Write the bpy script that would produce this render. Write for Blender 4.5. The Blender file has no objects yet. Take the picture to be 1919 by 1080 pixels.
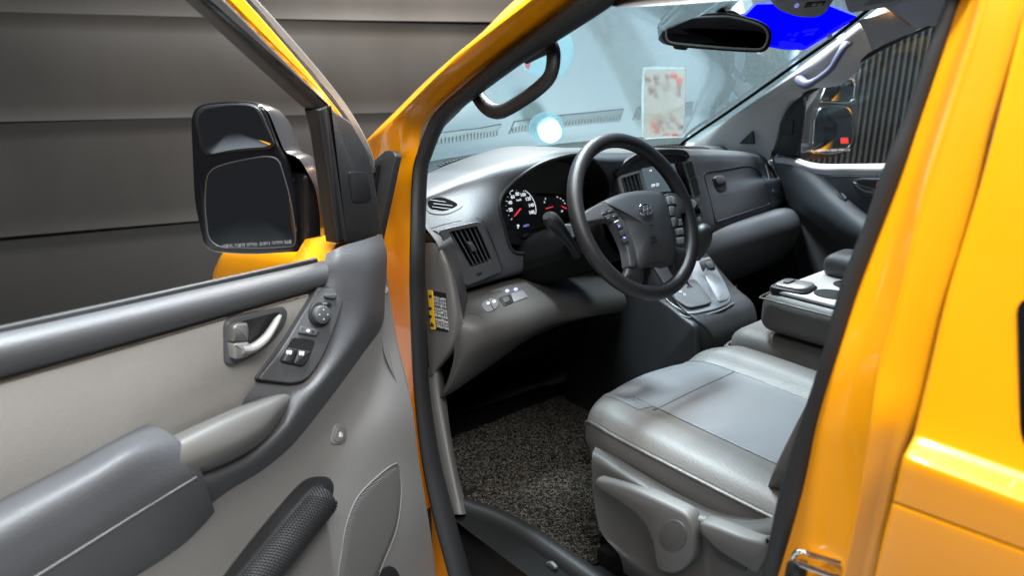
import bpy, bmesh, math, random
from mathutils import Vector, Matrix
from mathutils.bvhtree import BVHTree
from math import sin, cos, radians, pi, atan2, sqrt
random.seed(7)
scn = bpy.context.scene
COL = scn.collection

# ------------------------------------------------------------------ camera
CAMP = Vector((-1.71, -1.07, 1.65)); YAW = radians(40.9); PIT = radians(17.5); FPX = 1386.0
FW = Vector((sin(YAW)*cos(PIT), cos(YAW)*cos(PIT), -sin(PIT)))
RT = Vector((cos(YAW), -sin(YAW), 0)); UP = RT.cross(FW)
cd = bpy.data.cameras.new('camera'); cam = bpy.data.objects.new('camera', cd); COL.objects.link(cam)
cd.sensor_width = 36; cd.lens = FPX/1919*36; cd.clip_start = .02; cd.clip_end = 200
cam.matrix_world = Matrix(((RT.x, UP.x, -FW.x, CAMP.x), (RT.y, UP.y, -FW.y, CAMP.y), (RT.z, UP.z, -FW.z, CAMP.z), (0, 0, 0, 1)))
cd.dof.use_dof = True; cd.dof.focus_distance = 1.75; cd.dof.aperture_fstop = 3.2
scn.camera = cam

# ------------------------------------------------------------------ world, lamps, exposure
w = bpy.data.worlds.new('World'); scn.world = w; w.use_nodes = True
w.node_tree.nodes['Background'].inputs[0].default_value = (.9, .93, 1, 1)
w.node_tree.nodes['Background'].inputs[1].default_value = .05
vs = scn.view_settings; vs.view_transform = 'Standard'; vs.look = 'None'; vs.exposure = 0; vs.gamma = 1

def area(name, loc, tgt, sx, sy, power, col, spread=180):
    l = bpy.data.lights.new(name, 'AREA'); l.shape = 'RECTANGLE'; l.size = sx; l.size_y = sy; l.energy = power; l.color = col
    o = bpy.data.objects.new(name, l); COL.objects.link(o); o.location = loc
    l.spread = radians(spread)
    o.rotation_euler = (Vector(tgt)-Vector(loc)).to_track_quat('-Z', 'Y').to_euler()
    return o
area('studio_lamp_front', (.05, 1.05, 3.6), (-.3, 0, 1.0), .45, .45, 250, (.82, .94, 1))
area('studio_lamp_front_left', (-.95, .08, 3.6), (0, .25, 1.2), .4, .4, 175, (.86, .95, 1))
area('studio_lamp_side', (-2.0, -.9, 3.7), (-1.6, -.4, 0), 3.0, 1.8, 80, (1, .99, .97))
area('studio_lamp_rear', (-1.75, -2.3, 3.9), (-1.4, -.2, .9), 1.8, 1.0, 135, (1, .99, .97))
area('studio_lamp_far', (1.62, .3, 3.1), (.8, .2, 1.2), .4, 1.6, 55, (.95, .97, 1), 70)
area('studio_lamp_wall', (1.1, 2.1, 3.3), (1.0, 3.0, 2.0), 1.2, .4, 520, (1, .9, .8))

# ------------------------------------------------------------------ authoring helpers: a pixel of the photograph -> a point on a real plane
def ray(px, py): return FW*FPX + RT*(px-960) - UP*(py-540)
def on(px, py, pt, n):
    d = ray(px, py); n = Vector(n); return CAMP + d*((Vector(pt)-CAMP).dot(n)/d.dot(n))
def AX(px, py, ax, v):
    i = 'XYZ'.index(ax); d = ray(px, py); return CAMP + d*((v-CAMP[i])/d[i])
def proj(P):
    d = Vector(P)-CAMP; w_ = d.dot(FW); return (960+FPX*d.dot(RT)/w_, 540-FPX*d.dot(UP)/w_)
SIDE_N = Vector((1, 0, -.22))
def S(px, py, off=0.):           # the leaning side of the van: X = -.86+off, tumbling home above the belt
    p = AX(px, py, 'X', -.86+off)
    if p.z > 1.25: p = on(px, py, (-.86+off, 0, 1.25), SIDE_N)
    return p
HINGE = Vector((-.93, .265, 0)); DA = radians(70)
DV = Vector((-sin(DA), -cos(DA), 0)); DN = Vector((cos(DA), -sin(DA), 0))
def D(px, py, n=0.): return on(px, py, HINGE+DN*n, DN)

# ------------------------------------------------------------------ materials
MATS = {}
def mat(name, col, rough=.5, metal=0., bump=0., bscale=400., var=0., vscale=6., coat=0., spec=.5, emit=None, trans=0., stretch=None):
    m = bpy.data.materials.new(name); m.use_nodes = True; nt = m.node_tree; b = nt.nodes['Principled BSDF']
    b.inputs['Base Color'].default_value = (*col, 1); b.inputs['Roughness'].default_value = rough
    b.inputs['Metallic'].default_value = metal; b.inputs['Specular IOR Level'].default_value = spec
    b.inputs['Coat Weight'].default_value = coat; b.inputs['Coat Roughness'].default_value = .06
    tc = nt.nodes.new('ShaderNodeTexCoord')
    src = tc.outputs['Object']
    if stretch:
        mp = nt.nodes.new('ShaderNodeMapping'); mp.inputs['Scale'].default_value = stretch
        nt.links.new(src, mp.inputs[0]); src = mp.outputs[0]
    if bump:
        n = nt.nodes.new('ShaderNodeTexNoise'); n.inputs['Scale'].default_value = bscale; n.inputs['Detail'].default_value = 3
        nt.links.new(src, n.inputs['Vector'])
        bp = nt.nodes.new('ShaderNodeBump'); bp.inputs['Strength'].default_value = bump; bp.inputs['Distance'].default_value = .002
        nt.links.new(n.outputs['Fac'], bp.inputs['Height']); nt.links.new(bp.outputs[0], b.inputs['Normal'])
    if var:
        n2 = nt.nodes.new('ShaderNodeTexNoise'); n2.inputs['Scale'].default_value = vscale; n2.inputs['Detail'].default_value = 6
        nt.links.new(src, n2.inputs['Vector'])
        mr = nt.nodes.new('ShaderNodeMapRange'); mr.inputs['To Min'].default_value = max(0, rough-var); mr.inputs['To Max'].default_value = min(1, rough+var)
        nt.links.new(n2.outputs['Fac'], mr.inputs[0]); nt.links.new(mr.outputs[0], b.inputs['Roughness'])
        mx = nt.nodes.new('ShaderNodeMix'); mx.data_type = 'RGBA'
        mx.inputs['A'].default_value = (*[c*(1-var*.8) for c in col], 1); mx.inputs['B'].default_value = (*[min(1, c*(1+var*.8)) for c in col], 1)
        nt.links.new(n2.outputs['Fac'], mx.inputs['Factor']); nt.links.new(mx.outputs['Result'], b.inputs['Base Color'])
    if emit:
        b.inputs['Emission Color'].default_value = (*emit[0], 1); b.inputs['Emission Strength'].default_value = emit[1]
    MATS[name] = m
    return m
mat('paint', (.92, .335, .0), .36, coat=.8, var=.08, vscale=7, bump=.02, bscale=350)
mat('rubber', (.012, .012, .013), .55, bump=.08, bscale=300, var=.1)
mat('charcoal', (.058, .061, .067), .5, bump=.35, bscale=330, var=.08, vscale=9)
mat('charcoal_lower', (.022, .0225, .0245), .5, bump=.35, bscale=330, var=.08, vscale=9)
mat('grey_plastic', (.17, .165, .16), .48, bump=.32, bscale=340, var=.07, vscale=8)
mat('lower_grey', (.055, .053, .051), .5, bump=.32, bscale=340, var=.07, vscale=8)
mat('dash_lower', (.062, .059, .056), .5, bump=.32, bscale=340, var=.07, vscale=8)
mat('cap_grey', (.12, .115, .11), .5, bump=.32, bscale=340, var=.07, vscale=8)  # lighter copy of the lower grey; overhead light is put into the colour
mat('door_dark', (.08, .083, .09), .48, bump=.4, bscale=340, var=.07, vscale=8)
mat('door_grey', (.17, .167, .162), .48, bump=.3, bscale=340, var=.06, vscale=5)
mat('pale_trim', (.58, .57, .56), .55, bump=.2, bscale=500, var=.05)
mat('headlining', (.36, .36, .37), .9, bump=.5, bscale=700, var=.05)
mat('silver_trim', (.17, .167, .16), .42, metal=.35, bump=.05, bscale=800, var=.06)
mat('satin_silver', (.34, .335, .325), .34, metal=.45, var=.06)
mat('chrome', (.8, .8, .82), .12, metal=1.)
mat('matte_black', (.003, .003, .003), .9, spec=.05)
mat('gloss_black', (.008, .008, .01), .12, coat=.6, var=.03)
mat('black', (.012, .012, .013), .5, bump=.1)
mat('wheel_leather', (.016, .016, .018), .42, bump=.35, bscale=500, var=.1)
mat('wheel_pad', (.042, .044, .049), .5, bump=.45, bscale=600, var=.08)
mat('leather', (.125, .119, .113), .5, bump=.35, bscale=260, var=.07, vscale=7)
mat('leather_dark', (.10, .095, .09), .4, bump=.35, bscale=260, var=.07, vscale=7)
mat('console_silver', (.30, .31, .33), .36, metal=.35, bump=.05, var=.05)
mat('grey_button', (.14, .14, .145), .45, var=.05)
mat('print_white', (.75, .75, .75), .6)
mat('print_grey', (.25, .25, .25), .6)
mat('print_yellow', (.85, .48, .02), .6)
mat('print_red', (.7, .04, .03), .6)
mat('print_pink', (.75, .28, .25), .6)
mat('paper', (.75, .72, .62), .7)
mat('glow_white', (.7, .72, .8), .5, emit=((.85, .9, 1), .8))
mat('glow_red', (.7, .02, .04), .5, emit=((1, .05, .1), .7))
mat('glow_blue', (.3, .3, .9), .5, emit=((.35, .35, 1), .5))
mat('screen', (.05, .06, .075), .12, coat=.5, emit=((.55, .75, .85), .16))  # bluish emission stands in for reflections on the screen
mat('carpet', (.02, .02, .02), .95, bump=.8, bscale=200)
mat('sill_plastic', (.016, .016, .017), .5, bump=.2, var=.1)
mat('handle_blue_lit', (.16, .16, .22), .4, bump=.1)  # blue tint puts light from the sun band into the colour
mat('interior_dark', (.005, .005, .005), .85, bump=.3, spec=.15)  # near-black, so the footwell's shade sits in the colour
mat('mesh_cloth', (.02, .02, .021), .7, bump=.6, bscale=300)
mat('mirror_glass', (.32, .34, .36), .02, metal=1.)
mat('mirror_glass_dark', (.12, .125, .135), .03, metal=1.)
mat('backdrop', (.017, .0162, .0153), .5, bump=.5, bscale=5, var=.12, vscale=2, stretch=(2, 2, .7), spec=.15)
mat('slat', (.012, .012, .012), .45, var=.1)
mat('floor', (.27, .285, .295), .25, bump=.02, bscale=40, var=.06, vscale=2)
mat('tint_glass', (.006, .006, .007), .05, coat=.5)

def weave(name, col, rough, scale, strength, dark=.75):
    m = bpy.data.materials.new(name); m.use_nodes = True; nt = m.node_tree; b = nt.nodes['Principled BSDF']
    b.inputs['Roughness'].default_value = rough
    tc = nt.nodes.new('ShaderNodeTexCoord')
    v = nt.nodes.new('ShaderNodeTexVoronoi'); v.inputs['Scale'].default_value = scale; v.inputs['Randomness'].default_value = .15
    nt.links.new(tc.outputs['Object'], v.inputs['Vector'])
    r_ = nt.nodes.new('ShaderNodeMapRange'); r_.inputs['From Min'].default_value = .15; r_.inputs['From Max'].default_value = .38
    nt.links.new(v.outputs['Distance'], r_.inputs[0])
    mx = nt.nodes.new('ShaderNodeMix'); mx.data_type = 'RGBA'
    mx.inputs['A'].default_value = (*[c*dark for c in col], 1); mx.inputs['B'].default_value = (*col, 1)
    nt.links.new(r_.outputs[0], mx.inputs['Factor']); nt.links.new(mx.outputs['Result'], b.inputs['Base Color'])
    bp = nt.nodes.new('ShaderNodeBump'); bp.inputs['Strength'].default_value = strength; bp.inputs['Distance'].default_value = .001
    nt.links.new(r_.outputs[0], bp.inputs['Height']); nt.links.new(bp.outputs[0], b.inputs['Normal'])
    MATS[name] = m
weave('perforated', (.165, .172, .183), .46, 230, .5, .6)  # cool lamp light on the seat centre is put into this colour
mat('insert_cloth', (.38, .371, .355), .75, bump=.55, bscale=520, var=.08, vscale=160)
weave('grille', (.17, .165, .16), .5, 260, .8, .25)
def ribbed(name, col, rough, scale, dark):
    m = bpy.data.materials.new(name); m.use_nodes = True; nt = m.node_tree; b = nt.nodes['Principled BSDF']; b.inputs['Roughness'].default_value = rough
    tc = nt.nodes.new('ShaderNodeTexCoord'); wv = nt.nodes.new('ShaderNodeTexWave'); wv.bands_direction = 'Z'; wv.inputs['Scale'].default_value = scale; wv.inputs['Distortion'].default_value = .2
    nt.links.new(tc.outputs['Object'], wv.inputs['Vector'])
    mx = nt.nodes.new('ShaderNodeMix'); mx.data_type = 'RGBA'; mx.inputs['A'].default_value = (*[c*dark for c in col], 1); mx.inputs['B'].default_value = (*col, 1)
    nt.links.new(wv.outputs['Fac'], mx.inputs['Factor']); nt.links.new(mx.outputs['Result'], b.inputs['Base Color'])
    bp = nt.nodes.new('ShaderNodeBump'); bp.inputs['Strength'].default_value = .6; bp.inputs['Distance'].default_value = .001
    nt.links.new(wv.outputs['Fac'], bp.inputs['Height']); nt.links.new(bp.outputs[0], b.inputs['Normal']); MATS[name] = m
ribbed('grille_rib', (.15, .147, .142), .5, 75, .3)

def glass(name, tint, gloss, haze, haze_col):
    m = bpy.data.materials.new(name); m.use_nodes = True; nt = m.node_tree; nt.nodes.remove(nt.nodes['Principled BSDF'])
    out = nt.nodes['Material Output']
    t = nt.nodes.new('ShaderNodeBsdfTransparent'); t.inputs[0].default_value = (*tint, 1)
    g = nt.nodes.new('ShaderNodeBsdfGlossy'); g.inputs['Roughness'].default_value = .015; g.inputs[0].default_value = (.74, .93, .98, 1)
    fr = nt.nodes.new('ShaderNodeFresnel'); fr.inputs[0].default_value = 1.52
    mu = nt.nodes.new('ShaderNodeMath'); mu.operation = 'MULTIPLY'; mu.inputs[1].default_value = gloss; mu.use_clamp = True
    nt.links.new(fr.outputs[0], mu.inputs[0])
    a = nt.nodes.new('ShaderNodeMixShader'); nt.links.new(mu.outputs[0], a.inputs[0]); nt.links.new(t.outputs[0], a.inputs[1]); nt.links.new(g.outputs[0], a.inputs[2])
    last = a
    if haze:
        d1 = nt.nodes.new('ShaderNodeBsdfDiffuse'); d1.inputs[0].default_value = (*haze_col, 1)
        d2 = nt.nodes.new('ShaderNodeBsdfTranslucent'); d2.inputs[0].default_value = (*haze_col, 1)
        dm = nt.nodes.new('ShaderNodeMixShader'); dm.inputs[0].default_value = .5
        nt.links.new(d1.outputs[0], dm.inputs[1]); nt.links.new(d2.outputs[0], dm.inputs[2])
        tc = nt.nodes.new('ShaderNodeTexCoord'); n = nt.nodes.new('ShaderNodeTexNoise'); n.inputs['Scale'].default_value = 130; n.inputs['Detail'].default_value = 6
        nt.links.new(tc.outputs['Object'], n.inputs['Vector'])
        mr = nt.nodes.new('ShaderNodeMapRange'); mr.inputs['From Min'].default_value = .3; mr.inputs['From Max'].default_value = .75
        mr.inputs['To Min'].default_value = haze*.8; mr.inputs['To Max'].default_value = haze*1.35
        nt.links.new(n.outputs['Fac'], mr.inputs[0])
        b = nt.nodes.new('ShaderNodeMixShader'); nt.links.new(mr.outputs[0], b.inputs[0]); nt.links.new(a.outputs[0], b.inputs[1]); nt.links.new(dm.outputs[0], b.inputs[2])
        last = b
    nt.links.new(last.outputs[0], out.inputs['Surface'])
    MATS[name] = m
glass('windscreen_glass', (.9, .96, .97), 1.7, .05, (.62, .84, .9))  # pale cyan haze mixed into the glass stands in for glare
glass('window_glass', (.9, .93, .93), .35, .004, (.7, .75, .8))
glass('sticker_film', (.9, .95, .95), .5, .05, (.55, .68, .72))
def film(name, col):
    m = bpy.data.materials.new(name); m.use_nodes = True; nt = m.node_tree; nt.nodes.remove(nt.nodes['Principled BSDF'])
    d2 = nt.nodes.new('ShaderNodeBsdfTranslucent'); d2.inputs[0].default_value = (*col, 1)
    d1 = nt.nodes.new('ShaderNodeBsdfDiffuse'); d1.inputs[0].default_value = (*col, 1)
    mx = nt.nodes.new('ShaderNodeMixShader'); mx.inputs[0].default_value = .25
    nt.links.new(d2.outputs[0], mx.inputs[1]); nt.links.new(d1.outputs[0], mx.inputs[2]); nt.links.new(mx.outputs[0], nt.nodes['Material Output'].inputs[0])
    MATS[name] = m
film('blue_film', (.004, .004, .6)); film('blue_film_pale', (.3, .26, .9)); film('blue_film_dark', (.01, .01, .45)); film('white_film', (.9, .9, .85))

# ------------------------------------------------------------------ geometry helpers
def obj(name, verts, faces, m, parent=None, sharp=35, smooth=True):
    me = bpy.data.meshes.new(name); me.from_pydata([tuple(v) for v in verts], [], faces)
    me.materials.append(MATS[m])
    bm = bmesh.new(); bm.from_mesh(me); bmesh.ops.recalc_face_normals(bm, faces=bm.faces); bm.to_mesh(me); bm.free()
    if smooth:
        me.shade_smooth(); me.set_sharp_from_angle(angle=radians(sharp))
    o = bpy.data.objects.new(name, me); COL.objects.link(o); o.parent = parent
    return o
def empty(name, loc, parent=None):
    o = bpy.data.objects.new(name, None); COL.objects.link(o); o.parent = parent
    o.empty_display_size = .1
    return o
def tag(o, label, cat=None, group=None, kind=None):
    if label: o['label'] = label
    if cat: o['category'] = cat
    if group: o['group'] = group
    if kind: o['kind'] = kind
    return o
def cr(p0, p1, p2, p3, t):
    return .5*((2*p1) + (p2-p0)*t + (2*p0-5*p1+4*p2-p3)*t*t + (3*p1-p0-3*p2+p3)*t**3)
def spl(pts, n, closed=False):
    pts = [Vector(p) for p in pts]; N = len(pts); out = []
    segs = N if closed else N-1
    for i in range(segs):
        g = (lambda k: pts[k % N]) if closed else (lambda k: pts[min(max(k, 0), N-1)] if 0 <= k < N else (2*pts[0]-pts[1] if k < 0 else 2*pts[-1]-pts[-2]))
        for k in range(n): out.append(cr(g(i-1), g(i), g(i+1), g(i+2), k/n))
    if not closed: out.append(pts[-1])
    return out
def patch(rows, nu=8, nv=8):
    a = [spl(r_, nu) for r_ in rows]
    cols = [spl([a[i][j] for i in range(len(a))], nv) for j in range(len(a[0]))]
    return [[cols[j][i] for j in range(len(cols))] for i in range(len(cols[0]))]
def gridmesh(g, closed_v=False):
    R, Cn = len(g), len(g[0]); v = [p for r_ in g for p in r_]; f = []
    for i in range(R-1 if not closed_v else R):
        for j in range(Cn-1):
            i2 = (i+1) % R; f.append((i*Cn+j, i*Cn+j+1, i2*Cn+j+1, i2*Cn+j))
    return v, f
def sheet(name, rows, m, parent, nu=8, nv=8, thick=0., sharp=50):
    g = patch(rows, nu, nv); v, f = gridmesh(g)
    o = obj(name, v, f, m, parent, sharp)
    if thick:
        # orient normals to the camera side, then thicken backwards
        md = o.modifiers.new('thickness', 'SOLIDIFY'); md.thickness = abs(thick); md.offset = -1 if thick > 0 else 1
    return o
def rp(pts, r_=8, n=4):
    """round the corners of a 2-D outline"""
    out = []; N = len(pts)
    for i in range(N):
        p = Vector(pts[i][:2]); a = Vector(pts[i-1][:2]); b = Vector(pts[(i+1) % N][:2])
        rr = pts[i][2] if len(pts[i]) > 2 else r_
        da = min(rr, (a-p).length*.48); db = min(rr, (b-p).length*.48)
        s = p+(a-p).normalized()*da; e = p+(b-p).normalized()*db
        for k in range(n+1):
            t = k/n; out.append(((1-t)**2*s + 2*t*(1-t)*p + t*t*e)[:])
    return out
def sp2(pts, n=5, closed=True): return [tuple(v[:2]) for v in spl([(p[0], p[1], 0) for p in pts], n, closed)]
def loopnormal(pts):
    n = Vector((0, 0, 0))
    for i in range(len(pts)):
        a, b = pts[i], pts[(i+1) % len(pts)]
        n += Vector(((a.y-b.y)*(a.z+b.z), (a.z-b.z)*(a.x+b.x), (a.x-b.x)*(a.y+b.y)))
    n.normalize()
    c = sum(pts, Vector())/len(pts)
    if n.dot(CAMP-c) < 0: n = -n
    return n
def plate(name, pts, m, parent, h=.004, back=.004, bev=.0015, n=None, sharp=50):
    """a solid piece with the given outline: stands h proud of it towards the front, goes back behind it, edges bevelled"""
    pts = [Vector(p) for p in pts]; nn = Vector(n).normalized() if n else loopnormal(pts); N = len(pts)
    area_n = Vector((0, 0, 0))
    for i in range(N):
        a, b = pts[i], pts[(i+1) % N]
        area_n += a.cross(b)
    sgn = 1 if area_n.dot(nn) > 0 else -1
    def inset(d):
        out = []
        for i in range(N):
            t = (pts[(i+1) % N]-pts[i-1]); t -= nn*t.dot(nn)
            if t.length < 1e-9: out.append(pts[i].copy()); continue
            q = nn.cross(t.normalized())*sgn
            out.append(pts[i]+q*d)
        return out
    loops = [[p-nn*back for p in pts], [p+nn*(h-bev) for p in pts]]
    if bev > 0:
        loops.append([p+nn*(h-bev*.3) for p in inset(bev*.3)])
        loops.append([p+nn*h for p in inset(bev)])
    v = [p for L in loops for p in L]; f = []
    for k in range(len(loops)-1):
        for i in range(N):
            j = (i+1) % N; f.append((k*N+i, k*N+j, (k+1)*N+j, (k+1)*N+i))
    f.append(tuple((len(loops)-1)*N+i for i in range(N))); f.append(tuple(range(N-1, -1, -1)))
    return obj(name, v, f, m, parent, sharp)
def sweep(path, rad, seg=12, closed=False, up=None, flat=1.0, caps=True):
    """verts, faces of a tube; rad a number or list; flat squeezes it along the frame's second axis"""
    P = [Vector(p) for p in path]; N = len(P); v = []; f = []
    prev = None
    for i in range(N):
        t = (P[(i+1) % N]-P[i-1]) if closed else (P[min(i+1, N-1)]-P[max(i-1, 0)])
        t.normalize()
        if prev is None:
            a = Vector(up) if up else (Vector((0, 0, 1)) if abs(t.z) < .9 else Vector((1, 0, 0)))
        else: a = prev
        a = (a-t*a.dot(t)).normalized(); prev = Vector(up) if up else a; b = t.cross(a)
        r_ = rad[i] if isinstance(rad, (list, tuple)) else rad
        for k in range(seg):
            q = 2*pi*k/seg; v.append(P[i]+a*cos(q)*r_+b*sin(q)*r_*flat)
    for i in range(N if closed else N-1):
        for k in range(seg):
            i2 = (i+1) % N; k2 = (k+1) % seg
            f.append((i*seg+k, i*seg+k2, i2*seg+k2, i2*seg+k))
    if not closed and caps:
        f.append(tuple(range(seg-1, -1, -1))); f.append(tuple((N-1)*seg+k for k in range(seg)))
    return v, f
def tube(name, path, rad, m, parent, **k):
    v, f = sweep(path, rad, **k); return obj(name, v, f, m, parent)
def box(name, c, s, m, parent, rot=None, bev=.004):
    bm = bmesh.new(); bmesh.ops.create_cube(bm, size=1)
    for v in bm.verts: v.co = Vector((v.co.x*s[0], v.co.y*s[1], v.co.z*s[2]))
    if bev: bmesh.ops.bevel(bm, geom=bm.edges[:], offset=bev, segments=2, affect='EDGES', profile=.6)
    me = bpy.data.meshes.new(name); bm.to_mesh(me); bm.free(); me.materials.append(MATS[m]); me.shade_smooth(); me.set_sharp_from_angle(angle=radians(40))
    o = bpy.data.objects.new(name, me); COL.objects.link(o); o.parent = parent; o.location = c
    if rot: o.rotation_euler = rot
    return o
def text(name, body, c, xd, yd, size, m, parent, depth=.0004, align='CENTER', bold=0.):
    cu = bpy.data.curves.new(name, 'FONT'); cu.body = body; cu.size = size; cu.align_x = align; cu.align_y = 'CENTER'; cu.extrude = depth; cu.offset = bold; cu.resolution_u = 3
    t = bpy.data.objects.new(name+'_tmp', cu); COL.objects.link(t)
    dg = bpy.context.evaluated_depsgraph_get(); me = bpy.data.meshes.new_from_object(t.evaluated_get(dg))
    bpy.data.objects.remove(t); me.materials.clear(); me.materials.append(MATS[m])
    o = bpy.data.objects.new(name, me); COL.objects.link(o); o.parent = parent
    x = Vector(xd).normalized(); y = Vector(yd); y = (y-x*y.dot(x)).normalized(); z = x.cross(y)
    o.matrix_world = Matrix(((x.x, y.x, z.x, c[0]), (x.y, y.y, z.y, c[1]), (x.z, y.z, z.z, c[2]), (0, 0, 0, 1)))
    return o
def bvh(o):
    dg = bpy.context.evaluated_depsgraph_get(); dg.update()
    e = o.evaluated_get(dg); me = e.to_mesh()
    t = BVHTree.FromPolygons([v.co.copy() for v in me.vertices], [tuple(p.vertices) for p in me.polygons]); e.to_mesh_clear()
    return t
def hit(t, px, py):
    d = ray(px, py).normalized(); q, n, i, dd = t.ray_cast(CAMP, d)
    return q
def hits(t, pts):
    out = []
    for p in pts:
        q = hit(t, *p[:2])
        if q is None: print('MISS', p)
        else: out.append(q)
    return out
def drape(name, outline, t, m, parent, lift=.0015, rings=8, n=None):
    """a thin sheet laid on a curved surface inside an outline"""
    cx = sum(p[0] for p in outline)/len(outline); cy = sum(p[1] for p in outline)/len(outline); N = len(outline); v = []; f = []
    for k in range(rings, 0, -1):
        for p in outline:
            q = hit(t, cx+(p[0]-cx)*k/rings, cy+(p[1]-cy)*k/rings); v.append((q if q is not None else v[-1])+n*(lift if k < rings else -.001))
    v.append(hit(t, cx, cy)+n*lift)
    for k in range(rings-1):
        for i in range(N): j = (i+1) % N; f.append((k*N+i, k*N+j, (k+1)*N+j, (k+1)*N+i))
    for i in range(N): f.append(((rings-1)*N+i, (rings-1)*N+(i+1) % N, rings*N))
    return obj(name, v, f, m, parent, 60)
def inside(p, poly):
    c = False; N = len(poly); x, y = p[0], p[1]
    for i in range(N):
        x1, y1 = poly[i][:2]; x2, y2 = poly[i-1][:2]
        if (y1 > y) != (y2 > y) and x < (x2-x1)*(y-y1)/(y2-y1)+x1: c = not c
    return c
def nearest(p, poly):
    best = None; p = Vector(p[:2])
    for i in range(len(poly)):
        a = Vector(poly[i-1][:2]); b = Vector(poly[i][:2]); ab = b-a
        t = max(0, min(1, (p-a).dot(ab)/max(ab.length_squared, 1e-9))); q = a+ab*t
        if best is None or (q-p).length < best[0]: best = ((q-p).length, q)
    return best[1]
def cut(o, polys, pred=None):
    """open holes in a shell along outlines that lie on it"""
    t = bvh(o); me = o.data; bm = bmesh.new(); bm.from_mesh(me)
    for poly in polys:
        dead = []
        for f in bm.faces:
            c = f.calc_center_median()
            if (pred is None or pred(c)) and inside(proj(c), poly): dead.append(f)
        ds = set(dead); bv = set()
        for f in dead:
            for v in f.verts:
                if any(g not in ds for g in v.link_faces): bv.add(v)
        for v in bv:
            q = hit(t, *nearest(proj(v.co), poly))
            if q is not None and (q-v.co).length < .02: v.co = q
        bmesh.ops.delete(bm, geom=dead, context='FACES')
    bm.to_mesh(me); bm.free(); me.shade_smooth()
def pit(name, pts, dirv, depth, m, parent, shrink=1.0, floor_mat=None):
    """walls and floor of a recess behind an opening"""
    N = len(pts); c = sum(pts, Vector())/N; dv = Vector(dirv).normalized()*depth
    low = [c+(p-c)*shrink+dv for p in pts]; v = list(pts)+low
    f = [(i, (i+1) % N, N+(i+1) % N, N+i) for i in range(N)]+[tuple(N+i for i in range(N))]
    return obj(name, v, f, m, parent, 40)

# ================================================================== setting
g = obj('ground', [(-9, -7, 0), (9, -7, 0), (9, 9, 0), (-9, 9, 0)], [(0, 1, 2, 3)], 'floor'); tag(g, None, kind='structure')
# dark sheeted wall in front of the van, made of wide horizontal sheets that overlap at their seams
wall = empty('backdrop_wall', (0, 0, 0)); tag(wall, 'dark grey sheeted studio wall with horizontal seams behind the van', 'wall')
WA = radians(15); WN = Vector((-sin(WA), -cos(WA), 0)); WD = Vector((cos(WA), -sin(WA), 0)); WO = Vector((-.6, 3.3, 0))
def wallsheet(z0, z1, k):
    rnd = random.Random(k); rows = []
    for i in range(13):
        t = i/12; z = z0+(z1-z0)*t; row = []
        for j in range(61):
            s = -6+12*j/60
            d = .012*sin(s*1.7+k*2+t*1.2)*sin(t*pi)+.006*sin(s*6.1+k)*sin(t*pi)+.0008*rnd.uniform(-1, 1)*sin(t*pi)
            d += .022*(t > .93)+.012*(t < .05)            # the hem that laps over the next sheet
            row.append(WO+WD*s+WN*(d+.012*sin(t*pi))+Vector((0, 0, z+.012*sin(s*.9+k))))
        rows.append(row)
    v, f = gridmesh(rows)
    obj('sheet', v, f, 'backdrop', wall, 60)
zs = [0, .19, .74, 1.325, 1.855, 2.4, 2.95, 3.5, 4.1]
for k in range(len(zs)-1): wallsheet(zs[k], zs[k+1]-.012, k)
bk = obj('backing', [WO-WN*.03+WD*a+Vector((0, 0, b)) for a, b in ((-6, 0), (6, 0), (6, 4.2), (-6, 4.2))], [(0, 1, 2, 3)], 'black', wall)
# ribbed dark wall on the far side
rib = empty('ribbed_wall', (0, 0, 0)); tag(rib, 'black wall of narrow vertical slats beyond the passenger window', 'wall')
obj('backing', [(2.25, -1.2, 0), (2.25, 3.0, 0), (2.25, 3.0, 3.2), (2.25, -1.2, 3.2)], [(0, 1, 2, 3)], 'black', rib)
s0 = None
for i in range(112):
    y = -.9+i*.031
    if s0 is None: s0 = box('slat', (2.22, y, 1.6), (.03, .016, 3.2), 'slat', rib, bev=.006)
    else:
        c = s0.copy(); COL.objects.link(c); c.location = (2.22, y, 1.6)
# ================================================================== van
van = empty('van', (0, 0, 0)); tag(van, 'orange van seen through its open driver door with grey interior', 'van')
# ---- body shell: floor, firewall, roof, far side (mostly unseen, keeps the cabin dark)
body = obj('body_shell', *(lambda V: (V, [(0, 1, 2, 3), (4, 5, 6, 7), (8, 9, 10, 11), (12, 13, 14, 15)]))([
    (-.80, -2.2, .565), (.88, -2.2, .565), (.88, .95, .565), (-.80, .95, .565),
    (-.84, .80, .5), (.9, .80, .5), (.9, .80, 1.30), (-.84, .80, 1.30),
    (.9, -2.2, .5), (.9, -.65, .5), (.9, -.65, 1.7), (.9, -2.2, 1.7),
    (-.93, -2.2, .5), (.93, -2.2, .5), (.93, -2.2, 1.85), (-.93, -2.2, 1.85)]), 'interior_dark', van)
def roofrow(y, dz=0.): return [Vector((x, y, 1.872-.26*abs(x/.74)**2.6*.45+dz)) for x in (-.76, -.6, -.3, 0, .3, .6, .76)]
HY = -.025
def header(x): return HY-.16*x*x
lin = sheet('headliner', [[Vector((x, header(x), 1.842-.115*abs(x/.7)**2.5)) for x in (-.70, -.55, -.3, 0, .3, .55, .70)],
    [Vector((x, header(x)-.05, 1.846-.115*abs(x/.7)**2.5)) for x in (-.70, -.55, -.3, 0, .3, .55, .70)],
    roofrow(-.3, -.025), roofrow(-.8, -.02), roofrow(-1.4, -.02), roofrow(-2.2, -.02)], 'headlining', van, 6, 6)
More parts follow.
